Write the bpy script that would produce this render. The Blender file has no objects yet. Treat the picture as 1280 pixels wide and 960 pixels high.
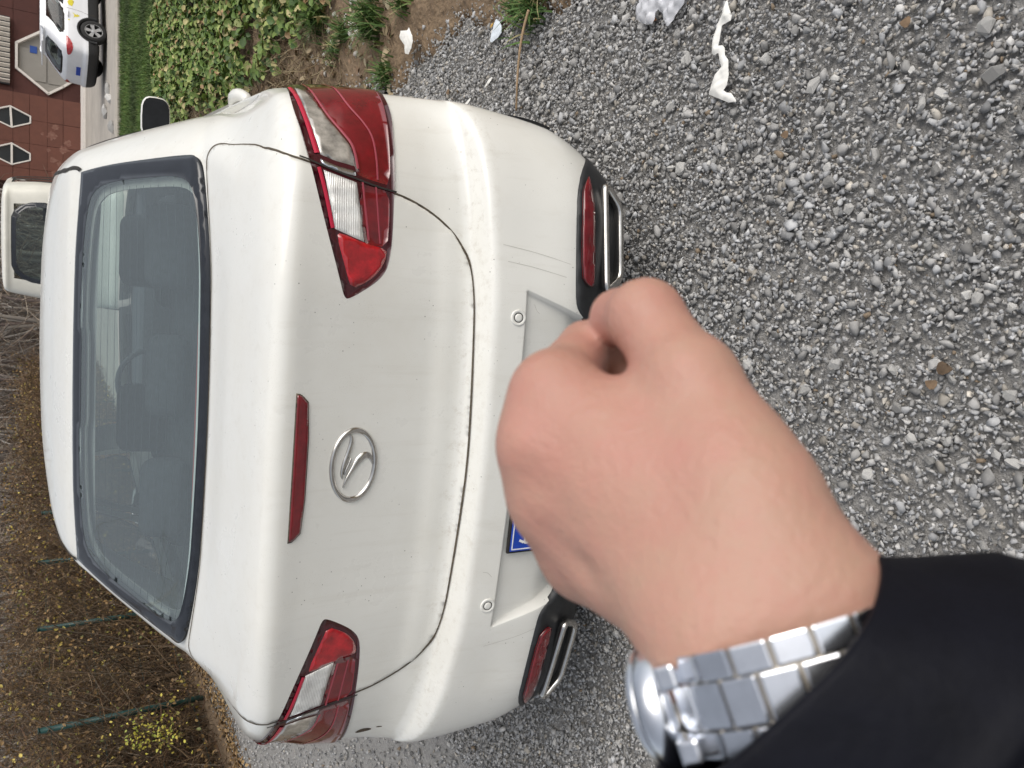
import bpy, bmesh, math, random
import numpy as np
from mathutils import Vector, Matrix
from mathutils.geometry import delaunay_2d_cdt
random.seed(7); RNG = np.random.default_rng(11)
scene = bpy.context.scene; COL = scene.collection
R = math.radians

# ---------------------------------------------------------------- camera, sky, sun, exposure
CAM = np.array([.506, -1.501, 1.5225]); YAW = R(11.37); PITCH = R(32.38); FPX = 943.4
FWD = np.array([-math.sin(YAW), math.cos(YAW), 0]); RGT = np.array([math.cos(YAW), math.sin(YAW), 0]); UPZ = np.array([0, 0, 1.])
AXIS = FWD * math.cos(PITCH) - UPZ * math.sin(PITCH); CUP = FWD * math.sin(PITCH) + UPZ * math.cos(PITCH)
cd = bpy.data.cameras.new('camera'); cam = bpy.data.objects.new('camera', cd); COL.objects.link(cam)
cd.sensor_fit = 'HORIZONTAL'; cd.sensor_width = 36; cd.lens = 36 * FPX / 1280
cd.clip_start = .02; cd.clip_end = 3000
cd.dof.use_dof = True; cd.dof.focus_distance = 2.15; cd.dof.aperture_fstop = cd.lens / 1.6
# the phone was held on its side: picture-right is down, picture-up is the world's right
bx, by = -CUP, RGT
cam.matrix_world = Matrix(((bx[0], by[0], -AXIS[0], CAM[0]), (bx[1], by[1], -AXIS[1], CAM[1]), (bx[2], by[2], -AXIS[2], CAM[2]), (0, 0, 0, 1)))
scene.camera = cam
SUN = np.array([.62, -.30, .78]); SUN /= np.linalg.norm(SUN)
w = bpy.data.worlds.new('World'); scene.world = w; w.use_nodes = True
nt = w.node_tree; bg = nt.nodes['Background']
sky = nt.nodes.new('ShaderNodeTexSky'); sky.sky_type = 'NISHITA'; sky.sun_disc = False
sky.sun_elevation = math.asin(SUN[2]); sky.sun_rotation = math.atan2(SUN[0], SUN[1])
sky.dust_density = 4; sky.air_density = 1.2; sky.ozone_density = 1
hs = nt.nodes.new('ShaderNodeHueSaturation'); hs.inputs['Saturation'].default_value = .34
nt.links.new(sky.outputs[0], hs.inputs['Color']); nt.links.new(hs.outputs[0], bg.inputs['Color'])
bg.inputs['Strength'].default_value = .14
sl = bpy.data.lights.new('sun', 'SUN'); sl.energy = 1.05; sl.angle = R(50); sl.color = (1, .95, .87)
so = bpy.data.objects.new('sun', sl); COL.objects.link(so)
so.rotation_euler = Vector(SUN).to_track_quat('Z', 'Y').to_euler(); so.location = (6, -4, 9)
scene.view_settings.view_transform = 'Standard'; scene.view_settings.look = 'None'
scene.view_settings.exposure = 0.10; scene.view_settings.gamma = 1; scene.view_settings.use_curve_mapping = False

# ---------------------------------------------------------------- object helpers
def tag(o, label=None, cat=None, group=None, kind=None):
    if label: o['label'] = label
    if cat: o['category'] = cat
    if group: o['group'] = group
    if kind: o['kind'] = kind
    return o
def put(o, parent=None):
    COL.objects.link(o)
    if parent is not None:
        o.parent = parent
        o.matrix_parent_inverse = parent.matrix_basis.inverted() if parent.parent is None else (parent.parent.matrix_basis @ Matrix()).inverted()
    return o
def empty(name, loc=(0, 0, 0), rz=0, label=None, cat=None, group=None):
    o = bpy.data.objects.new(name, None); o.location = loc; o.rotation_euler[2] = rz
    o.empty_display_size = .1; COL.objects.link(o); tag(o, label, cat, group); bpy.context.view_layer.update(); return o
def mk(name, V, Fc, mat=None, parent=None, smooth=True, local=False):
    me = bpy.data.meshes.new(name)
    V = np.asarray(V, float); me.from_pydata(V.tolist(), [], [list(map(int, f)) for f in Fc] if not isinstance(Fc, np.ndarray) else Fc.tolist())
    if mat is not None:
        for m in (mat if isinstance(mat, (list, tuple)) else [mat]): me.materials.append(m)
    if smooth: me.shade_smooth()
    me.update()
    o = bpy.data.objects.new(name, me); COL.objects.link(o)
    if parent is not None:
        o.parent = parent
        if not local: o.matrix_parent_inverse = world_of(parent).inverted()
    return o
def world_of(o):
    m = o.matrix_parent_inverse @ o.matrix_basis if o.parent else o.matrix_basis
    return (world_of(o.parent) @ m) if o.parent else m
class MB:
    """gathers several primitive shapes into one mesh"""
    def __init__(s): s.V = []; s.F = []; s.n = 0
    def add(s, V, Fc):
        V = np.asarray(V, float); s.V.append(V); s.F += [[int(i) + s.n for i in f] for f in Fc]; s.n += len(V)
        return s
    def box(s, c, d, M=None, bev=0.):
        c = np.array(c, float); h = np.array(d, float) / 2
        if bev <= 0:
            V = np.array([[i, j, k] for i in (-1, 1) for j in (-1, 1) for k in (-1, 1)], float) * h
            Fc = [(0, 1, 3, 2), (4, 6, 7, 5), (0, 4, 5, 1), (2, 3, 7, 6), (0, 2, 6, 4), (1, 5, 7, 3)]
        else:
            bm = bmesh.new(); bmesh.ops.create_cube(bm, size=1)
            for v in bm.verts: v.co = Vector(np.array(v.co) * 2 * h)
            bmesh.ops.bevel(bm, geom=bm.edges[:], offset=bev, segments=2, affect='EDGES', profile=.6)
            bm.verts.index_update(); V = np.array([v.co[:] for v in bm.verts]); Fc = [[v.index for v in f.verts] for f in bm.faces]; bm.free()
        if M is not None: V = V @ np.array(M).T
        return s.add(V + c, Fc)
    def tube(s, P, r, k=8, caps=True):
        P = np.asarray(P, float); n = len(P); r = np.broadcast_to(np.asarray(r, float), (n,))
        T = np.gradient(P, axis=0); T /= np.maximum(np.linalg.norm(T, axis=1, keepdims=True), 1e-9)
        u = np.cross(T[0], [0, 0, 1.]);
        if np.linalg.norm(u) < .1: u = np.cross(T[0], [1., 0, 0])
        V = []
        for i in range(n):
            u = u - T[i] * (u @ T[i]); u /= np.linalg.norm(u); v = np.cross(T[i], u)
            for j in range(k):
                a = 2 * math.pi * j / k; V.append(P[i] + r[i] * (math.cos(a) * u + math.sin(a) * v))
        Fc = [(i * k + j, i * k + (j + 1) % k, (i + 1) * k + (j + 1) % k, (i + 1) * k + j) for i in range(n - 1) for j in range(k)]
        if caps: Fc += [tuple(range(k))[::-1], tuple((n - 1) * k + j for j in range(k))]
        return s.add(V, Fc)
    def lathe(s, prof, c, ax, k=32, caps=True):
        """prof: (radius, offset along ax)"""
        ax = np.array(ax, float); ax /= np.linalg.norm(ax); u = np.cross(ax, [0, 0, 1.])
        if np.linalg.norm(u) < .1: u = np.cross(ax, [0, 1., 0])
        u /= np.linalg.norm(u); v = np.cross(ax, u); V = []
        for r_, z_ in prof:
            for j in range(k):
                a = 2 * math.pi * j / k; V.append(np.array(c) + ax * z_ + r_ * (math.cos(a) * u + math.sin(a) * v))
        n = len(prof)
        Fc = [(i * k + j, i * k + (j + 1) % k, (i + 1) * k + (j + 1) % k, (i + 1) * k + j) for i in range(n - 1) for j in range(k)]
        if caps and prof[0][0] > 1e-6: Fc.append(tuple(range(k))[::-1])
        if caps and prof[-1][0] > 1e-6: Fc.append(tuple((n - 1) * k + j for j in range(k)))
        return s.add(V, Fc)
    def build(s, name, mat, parent=None, smooth=False, local=False):
        return mk(name, np.concatenate(s.V), s.F, mat, parent, smooth, local)
def copy_tree(o, parent=None):
    c = o.copy(); COL.objects.link(c)
    if parent is not None: c.parent = parent
    for ch in o.children: copy_tree(ch, c)
    return c

# ---------------------------------------------------------------- materials
def material(name, col, rough=.5, metal=0., var=0., vscale=8., bump=0., bscale=60., coat=0., col2=None, rand=0., attr=None, spec=.5, coords='Object', dist=.004, rvar=0.):
    m = bpy.data.materials.new(name); m.use_nodes = True; t = m.node_tree; p = t.nodes['Principled BSDF']
    p.inputs['Roughness'].default_value = rough; p.inputs['Metallic'].default_value = metal
    p.inputs['Specular IOR Level'].default_value = spec
    if coat: p.inputs['Coat Weight'].default_value = coat; p.inputs['Coat Roughness'].default_value = .05
    c = tuple(col) + (1,)
    tc = t.nodes.new('ShaderNodeTexCoord')
    out = None
    if attr:
        a = t.nodes.new('ShaderNodeAttribute'); a.attribute_name = attr; out = a.outputs['Color']
    if var or col2:
        n = t.nodes.new('ShaderNodeTexNoise'); n.inputs['Scale'].default_value = vscale; n.inputs['Detail'].default_value = 6; n.inputs['Roughness'].default_value = .65
        t.links.new(tc.outputs[coords], n.inputs['Vector'])
        rp = t.nodes.new('ShaderNodeValToRGB'); e = rp.color_ramp.elements
        e[0].position = .32; e[1].position = .68
        k = col2 if col2 else tuple(x * (1 - var) for x in col)
        e[0].color = tuple(k) + (1,); e[1].color = tuple(min(1, x * (1 + var)) for x in col) + (1,)
        t.links.new(n.outputs['Fac'], rp.inputs['Fac'])
        if out is None: out = rp.outputs['Color']
        else:
            mx = t.nodes.new('ShaderNodeMix'); mx.data_type = 'RGBA'; mx.blend_type = 'MULTIPLY'; mx.inputs['Factor'].default_value = 1
            t.links.new(out, mx.inputs['A']); t.links.new(rp.outputs['Color'], mx.inputs['B']); out = mx.outputs['Result']
        if rvar:
            mr = t.nodes.new('ShaderNodeMapRange'); mr.inputs['To Min'].default_value = rough - rvar; mr.inputs['To Max'].default_value = rough + rvar
            t.links.new(n.outputs['Fac'], mr.inputs['Value']); t.links.new(mr.outputs['Result'], p.inputs['Roughness'])
    if rand:
        oi = t.nodes.new('ShaderNodeObjectInfo'); mr = t.nodes.new('ShaderNodeMapRange')
        mr.inputs['To Min'].default_value = 1 - rand; mr.inputs['To Max'].default_value = 1 + rand
        t.links.new(oi.outputs['Random'], mr.inputs['Value'])
        mx = t.nodes.new('ShaderNodeVectorMath'); mx.operation = 'SCALE'
        if out is None: mx.inputs[0].default_value = col
        else: t.links.new(out, mx.inputs[0])
        t.links.new(mr.outputs['Result'], mx.inputs['Scale']); out = mx.outputs[0]
    if out is None: p.inputs['Base Color'].default_value = c
    else: t.links.new(out, p.inputs['Base Color'])
    if bump:
        n2 = t.nodes.new('ShaderNodeTexNoise'); n2.inputs['Scale'].default_value = bscale; n2.inputs['Detail'].default_value = 5
        t.links.new(tc.outputs[coords], n2.inputs['Vector'])
        b = t.nodes.new('ShaderNodeBump'); b.inputs['Strength'].default_value = bump; b.inputs['Distance'].default_value = dist
        t.links.new(n2.outputs['Fac'], b.inputs['Height']); t.links.new(b.outputs['Normal'], p.inputs['Normal'])
    return m
def glass_mat(name, tint, alpha_mix=.0, film=(.1, .12, .14), rough=.0):
    """pane: tinted see-through layer + thin diffuse film + fresnel reflection"""
    m = bpy.data.materials.new(name); m.use_nodes = True; t = m.node_tree; t.nodes.clear()
    o = t.nodes.new('ShaderNodeOutputMaterial'); tr = t.nodes.new('ShaderNodeBsdfTransparent'); tr.inputs[0].default_value = tuple(tint) + (1,)
    df = t.nodes.new('ShaderNodeBsdfDiffuse'); df.inputs[0].default_value = tuple(film) + (1,)
    gl = t.nodes.new('ShaderNodeBsdfGlossy'); gl.inputs['Roughness'].default_value = rough; gl.inputs[0].default_value = (1, 1, 1, 1)
    m1 = t.nodes.new('ShaderNodeMixShader'); m1.inputs[0].default_value = alpha_mix
    t.links.new(tr.outputs[0], m1.inputs[1]); t.links.new(df.outputs[0], m1.inputs[2])
    fr = t.nodes.new('ShaderNodeFresnel'); fr.inputs['IOR'].default_value = 1.52
    ge = t.nodes.new('ShaderNodeNewGeometry'); mr = t.nodes.new('ShaderNodeMapRange'); mr.inputs['To Min'].default_value = 1.52; mr.inputs['To Max'].default_value = 1 / 1.52
    t.links.new(ge.outputs['Backfacing'], mr.inputs['Value']); t.links.new(mr.outputs['Result'], fr.inputs['IOR'])
    m2 = t.nodes.new('ShaderNodeMixShader'); t.links.new(fr.outputs[0], m2.inputs[0]); t.links.new(m1.outputs[0], m2.inputs[1]); t.links.new(gl.outputs[0], m2.inputs[2])
    t.links.new(m2.outputs[0], o.inputs[0]); return m
def paint_mat(name, col, dirt):
    """weathered car paint: specks of dirt, faint vertical streaks, patchy dust"""
    m = material(name, col, rough=.3, coat=.6); t = m.node_tree; p = t.nodes['Principled BSDF']; N = t.nodes.new; L = t.links.new
    tc = N('ShaderNodeTexCoord')
    def noise(scale, detail, vec, rough=.6):
        n = N('ShaderNodeTexNoise'); n.inputs['Scale'].default_value = scale; n.inputs['Detail'].default_value = detail; n.inputs['Roughness'].default_value = rough; L(vec, n.inputs['Vector']); return n.outputs['Fac']
    def rng(v, a, b, c, d):
        n = N('ShaderNodeMapRange'); n.clamp = True
        for k, x in zip(('From Min', 'From Max', 'To Min', 'To Max'), (a, b, c, d)): n.inputs[k].default_value = x
        L(v, n.inputs['Value']); return n.outputs['Result']
    def mul(a, b):
        n = N('ShaderNodeMath'); n.operation = 'MULTIPLY'; n.use_clamp = True; L(a, n.inputs[0])
        if isinstance(b, float): n.inputs[1].default_value = b
        else: L(b, n.inputs[1])
        return n.outputs[0]
    def mix(f, a, b):
        n = N('ShaderNodeMix'); n.data_type = 'RGBA'; L(f, n.inputs['Factor'])
        if isinstance(a, tuple): n.inputs['A'].default_value = a + (1,)
        else: L(a, n.inputs['A'])
        n.inputs['B'].default_value = b + (1,); return n.outputs['Result']
    obj = tc.outputs['Object']
    mp = N('ShaderNodeMapping'); mp.inputs['Scale'].default_value = (38, 38, 2.2); L(obj, mp.inputs['Vector'])
    streak = rng(noise(1, 4, mp.outputs[0]), .55, .80, 0, .20 * dirt)
    dust = rng(noise(3.0, 7, obj, .7), .45, .75, 0, .28 * dirt)
    vo = N('ShaderNodeTexVoronoi'); vo.inputs['Scale'].default_value = 55; vo.inputs['Randomness'].default_value = 1; L(obj, vo.inputs['Vector'])
    speck = mul(rng(vo.outputs['Distance'], .05, .10, 1, 0), rng(noise(9, 3, obj), .52, .60, 0, .75 * dirt))
    vo2 = N('ShaderNodeTexVoronoi'); vo2.inputs['Scale'].default_value = 260; L(obj, vo2.inputs['Vector'])
    fine = mul(rng(vo2.outputs['Distance'], .10, .22, 1, 0), rng(noise(14, 4, obj), .45, .65, 0, .35 * dirt))
    c = mix(streak, tuple(col), (.50, .46, .38)); c = mix(dust, c, (.60, .56, .47)); c = mix(fine, c, (.30, .26, .20)); c = mix(speck, c, (.07, .055, .04))
    # grime that settles on the ledge under the boot lid
    sx = N('ShaderNodeSeparateXYZ'); L(obj, sx.inputs[0])
    led = mul(mul(rng(sx.outputs['Z'], .595, .640, 0, 1), rng(sx.outputs['Z'], .655, .690, 1, 0)), rng(noise(40, 7, obj, .8), .52, .72, 0, .40 * dirt))
    c = mix(led, c, (.33, .26, .17))
    L(c, p.inputs['Base Color'])
    L(rng(noise(6, 5, obj), .3, .7, .24, .42), p.inputs['Roughness'])
    return m
MT = {}
def setup_materials():
    M = MT
    M['paint'] = paint_mat('white_paint', (.80, .795, .75), 1.0)
    M['paint2'] = material('van_paint', (.76, .74, .66), rough=.35, var=.06, vscale=4, coat=.2)
    M['paint3'] = material('suv_paint', (.80, .81, .84), rough=.3, var=.04, vscale=3, coat=.3)
    M['black'] = material('black_plastic', (.018, .019, .021), rough=.5, var=.35, vscale=30, bump=.15, bscale=400)
    M['seal'] = material('rubber_seal', (.022, .019, .016), rough=.75, var=.3, vscale=60)
    M['gap'] = material('dirty_gap', (.085, .068, .048), rough=.9, var=.5, vscale=90)
    M['under'] = material('underbody', (.012, .012, .012), rough=.9, var=.4, vscale=12)
    M['frit'] = material('ceramic_border', (.018, .021, .027), rough=.10, var=.2, vscale=30, spec=.6)
    M['glass'] = glass_mat('rear_glass', (.74, .83, .83), .23, (.36, .43, .46))
    M['glass2'] = glass_mat('side_glass', (.45, .52, .52), .05, (.1, .12, .13))
    M['glass3'] = glass_mat('windscreen', (.80, .90, .88), .03, (.2, .25, .25))
    M['beige'] = material('window_flange', (.52, .50, .45), rough=.6, var=.1, vscale=30)
    M['lampbase'] = material('lamp_surround', (.055, .006, .011), rough=.12, coat=.6, var=.2, vscale=20)
    M['red'] = material('red_lens', (.165, .003, .008), rough=.09, coat=1., var=.30, vscale=28)
    M['redb'] = material('bright_red_lens', (.42, .006, .012), rough=.12, coat=1., var=.5, vscale=30)
    M['pink'] = material('pale_red_strip', (.36, .06, .085), rough=.25, coat=.4)
    M['redstrip'] = material('red_strip', (.55, .02, .06), rough=.25, coat=.5)
    m = material('clear_lens', (.84, .82, .79), rough=.2, metal=.25, coat=.6, var=.22, vscale=22); M['clear'] = m
    t = m.node_tree; wv = t.nodes.new('ShaderNodeTexWave'); wv.wave_type = 'BANDS'; wv.bands_direction = 'Z'; wv.inputs['Scale'].default_value = 78; wv.inputs['Distortion'].default_value = 1.4; wv.inputs['Detail'].default_value = 2
    tc = t.nodes.new('ShaderNodeTexCoord'); t.links.new(tc.outputs['Object'], wv.inputs['Vector'])
    wv2 = t.nodes.new('ShaderNodeTexWave'); wv2.bands_direction = 'X'; wv2.inputs['Scale'].default_value = 9; t.links.new(tc.outputs['Object'], wv2.inputs['Vector'])
    ad = t.nodes.new('ShaderNodeMath'); ad.operation = 'ADD'; t.links.new(wv.outputs['Fac'], ad.inputs[0]); t.links.new(wv2.outputs['Fac'], ad.inputs[1])
    b = t.nodes.new('ShaderNodeBump'); b.inputs['Strength'].default_value = .45; b.inputs['Distance'].default_value = .003
    t.links.new(ad.outputs[0], b.inputs['Height']); t.links.new(b.outputs['Normal'], t.nodes['Principled BSDF'].inputs['Normal'])
    M['clear2'] = material('smoky_lens', (.52, .49, .45), rough=.12, metal=.45, coat=.6, var=.55, vscale=22)
    M['chrome'] = material('chrome', (.62, .60, .57), rough=.14, metal=1, var=.12, vscale=40)
    M['chromed'] = material('tarnished_chrome', (.42, .38, .32), rough=.28, metal=1, var=.3, vscale=40)
    M['cavity'] = material('rusty_cavity', (.035, .022, .012), rough=.9, var=.5, vscale=60)
    M['steel'] = material('brushed_steel', (.78, .80, .84), rough=.2, metal=1, var=.06, vscale=200)
    M['rubber'] = material('tyre_rubber', (.02, .02, .02), rough=.85, var=.3, vscale=40, bump=.3, bscale=90)
    M['alloy'] = material('alloy', (.55, .56, .58), rough=.3, metal=.9)
    M['seat'] = material('seat_fabric', (.05, .055, .062), rough=.9, var=.25, vscale=50)
    M['trim'] = material('grey_trim', (.22, .22, .21), rough=.8, var=.15, vscale=8)
    M['liner'] = material('headliner', (.34, .33, .31), rough=.9, var=.1, vscale=12)
    M['redcloth'] = material('red_trim', (.42, .06, .05), rough=.8)
    M['blue'] = material('plate_blue', (.012, .06, .42), rough=.35, var=.1, vscale=40)
    M['white'] = material('white_print', (.82, .82, .82), rough=.45)
    M['mirror'] = material('mirror_glass', (.5, .52, .55), rough=.02, metal=1)
    M['yellow'] = material('yellow_sticker', (.72, .62, .04), rough=.5)
    M['skin'] = material('skin', (.60, .36, .27), rough=.48, var=.0, bump=.55, bscale=300, dist=.0011, spec=.35)
    t = M['skin'].node_tree; p = t.nodes['Principled BSDF']
    tc = t.nodes.new('ShaderNodeTexCoord'); n = t.nodes.new('ShaderNodeTexNoise'); n.inputs['Scale'].default_value = 55; n.inputs['Detail'].default_value = 8; n.inputs['Roughness'].default_value = .7
    t.links.new(tc.outputs['Object'], n.inputs['Vector'])
    at = t.nodes.new('ShaderNodeAttribute'); at.attribute_name = 'flush'
    rp = t.nodes.new('ShaderNodeValToRGB'); e = rp.color_ramp.elements; e[0].position = .35; e[0].color = (.46, .285, .212, 1); e[1].position = .7; e[1].color = (.485, .252, .198, 1)
    t.links.new(n.outputs['Fac'], rp.inputs['Fac'])
    mx = t.nodes.new('ShaderNodeMix'); mx.data_type = 'RGBA'; t.links.new(at.outputs['Fac'], mx.inputs['Factor']); t.links.new(rp.outputs['Color'], mx.inputs['A']); mx.inputs['B'].default_value = (.45, .185, .155, 1)
    t.links.new(mx.outputs['Result'], p.inputs['Base Color'])
    p.inputs['Subsurface Weight'].default_value = .12; p.inputs['Subsurface Radius'].default_value = (.008, .003, .0015); p.inputs['Subsurface Scale'].default_value = 1
    M['jacket'] = material('dark_nylon', (.0042, .0046, .0085), rough=.62, var=.35, vscale=30, bump=.35, bscale=240, dist=.001, spec=.16)
    M['stone'] = material('stone', (.40, .392, .375), rough=.85, var=.28, vscale=45, rand=.45, bump=.4, bscale=160)
    M['gravel'] = material('gravel_stones', (1, 1, 1), rough=.85, attr='tone', var=.25, vscale=90)
    M['gravelbase'] = material('gravel_grit', (.40, .39, .375), rough=.95, col2=(.24, .232, .222), vscale=70, bump=.9, bscale=170, dist=.01)
    M['soil'] = material('brown_soil', (.26, .185, .115), rough=.95, col2=(.14, .095, .058), vscale=9, bump=1, bscale=34, dist=.03)
    M['earth'] = material('earth', (.20, .17, .12), rough=.95, col2=(.10, .085, .05), vscale=3, bump=.6, bscale=20, dist=.02)
    M['turf'] = material('turf_base', (.045, .07, .02), rough=.95, col2=(.03, .045, .015), vscale=20)
    M['road'] = material('concrete_road', (.40, .365, .32), rough=.9, var=.14, vscale=1.2, bump=.2, bscale=40)
    M['kerb'] = material('kerb_stone', (.42, .38, .32), rough=.9, var=.2, vscale=5, bump=.3, bscale=30)
    M['grass'] = material('grass_blades', (1, 1, 1), rough=.7, attr='tone')
    M['leaf'] = material('leaves', (1, 1, 1), rough=.6, attr='tone')
    M['bark'] = material('twig_bark', (1, 1, 1), rough=.9, attr='tone')
    M['postgreen'] = material('green_post', (.012, .055, .05), rough=.45, var=.35, vscale=25)
    M['wire'] = material('fence_wire', (.02, .05, .045), rough=.6)
    M['panel'] = material('terracotta_panel', (.125, .044, .028), rough=.75, var=.10, vscale=3, rand=.06)
    M['panel_shaded'] = material('shaded_red_panel', (.075, .022, .016), rough=.75, var=.10, vscale=3, rand=.06)  # shade on the set-back right face is put into this panel colour
    M['joint'] = material('panel_joint', (.10, .036, .024), rough=.9)
    M['frame'] = material('white_frame', (.70, .66, .61), rough=.6, var=.06, vscale=10)
    M['pane'] = material('dark_pane', (.02, .024, .028), rough=.06, spec=.7)
    M['greyp'] = material('grey_door_panel', (.26, .245, .22), rough=.6, var=.06, vscale=3)
    M['vent'] = material('vent_slat', (.60, .56, .50), rough=.6, var=.12, vscale=20)
    M['ventd'] = material('vent_dark', (.055, .055, .06), rough=.8)
    M['tissue'] = material('tissue_paper', (.82, .81, .77), rough=.9, var=.05, vscale=30)
    M['card'] = material('printed_card', (.72, .78, .84), rough=.5, var=.08, vscale=60)
    m = material('thin_plastic', (.80, .81, .85), rough=.25, spec=.6); M['bag'] = m
    p = m.node_tree.nodes['Principled BSDF']; p.inputs['Alpha'].default_value = .62; p.inputs['Transmission Weight'].default_value = 0
    M['straw'] = material('dry_stalk', (.36, .25, .15), rough=.8, var=.2, vscale=30)
    M['dead'] = material('dead_leaf', (.15, .10, .06), rough=.8, var=.4, vscale=40, rand=.3)
    M['rubble'] = material('pale_rubble', (.50, .47, .43), rough=.95, var=.25, vscale=25, rand=.25, bump=.6, bscale=60)
    M['emptyhex'] = material('sign_blue', (.02, .07, .30), rough=.5)
setup_materials()
# ---------------------------------------------------------------- car surface
def makima_slopes(x, y):
    """modified Akima slopes along axis 0; y is (K, ...)"""
    h = np.diff(x).reshape((-1,) + (1,) * (y.ndim - 1))
    m = np.diff(y, axis=0) / h
    m0 = 2 * m[:1] - m[1:2]; mm = 2 * m0 - m[:1]
    m1 = 2 * m[-1:] - m[-2:-1]; mp = 2 * m1 - m[-1:]
    M = np.concatenate([mm, m0, m, m1, mp], 0)
    w1 = np.abs(M[3:] - M[2:-1]) + np.abs(M[3:] + M[2:-1]) * .5
    w2 = np.abs(M[1:-2] - M[:-3]) + np.abs(M[1:-2] + M[:-3]) * .5
    s = w1 + w2
    return np.where(s > 1e-9, (w1 * M[1:-2] + w2 * M[2:-1]) / np.maximum(s, 1e-9), .5 * (M[1:-2] + M[2:-1]))

def hermite(x, y, d, q):
    """y,d (K,...) common to all queries q (n) -> (n,...)"""
    i = np.clip(np.searchsorted(x, q) - 1, 0, len(x) - 2)
    h = x[i + 1] - x[i]; u = (q - x[i]) / h
    sh = (-1,) + (1,) * (y.ndim - 1)
    u = u.reshape(sh); h = h.reshape(sh)
    return ((1 + 2 * u) * (1 - u) ** 2 * y[i] + u * (1 - u) ** 2 * h * d[i]
            + u * u * (3 - 2 * u) * y[i + 1] + u * u * (u - 1) * h * d[i + 1])

class Surf:
    """smooth surface through a net of points N[level][j]; symmetric about x = 0"""
    def __init__(s, a, t, N):
        s.t = np.array(t, float); a = np.array(a, float); N = np.array(N, float)
        mir = N[:, 1:4][:, ::-1] * np.array([-1, 1, 1])
        end = N[:, -4:-1][:, ::-1] * np.array([-1, 1, 1])
        s.a = np.concatenate([-a[1:4][::-1], a, 2 * a[-1] - a[-4:-1][::-1]])
        s.N = np.concatenate([mir, N, end], 1)
        s.amax = a[-1]
        A = np.moveaxis(s.N, 1, 0)                      # (J, L, 3)
        s.A = A; s.dA = makima_slopes(s.a, A)
    def __call__(s, aq, tq):
        aq = np.atleast_1d(np.asarray(aq, float)); tq = np.atleast_1d(np.asarray(tq, float))
        sg = np.where(aq < 0, -1., 1.); q = np.abs(aq)
        R = hermite(s.a, s.A, s.dA, q)                  # (n, L, 3)
        Y = np.moveaxis(R, 1, 0)                        # (L, n, 3)
        D = makima_slopes(s.t, Y)
        i = np.clip(np.searchsorted(s.t, tq) - 1, 0, len(s.t) - 2); k = np.arange(len(q))
        h = (s.t[i + 1] - s.t[i]); u = ((tq - s.t[i]) / h)[:, None]; h = h[:, None]
        r = ((1 + 2 * u) * (1 - u) ** 2 * Y[i, k] + u * (1 - u) ** 2 * h * D[i, k]
             + u * u * (3 - 2 * u) * Y[i + 1, k] + u * u * (u - 1) * h * D[i + 1, k])
        r[:, 0] *= sg
        return r
    def normal(s, aq, tq, e=.002):
        da = s(np.asarray(aq) + e, tq) - s(np.asarray(aq) - e, tq)
        dt = s(aq, np.asarray(tq) + e) - s(aq, np.asarray(tq) - e)
        n = np.cross(da, dt)
        return n / np.maximum(np.linalg.norm(n, axis=1, keepdims=True), 1e-12)

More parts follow.
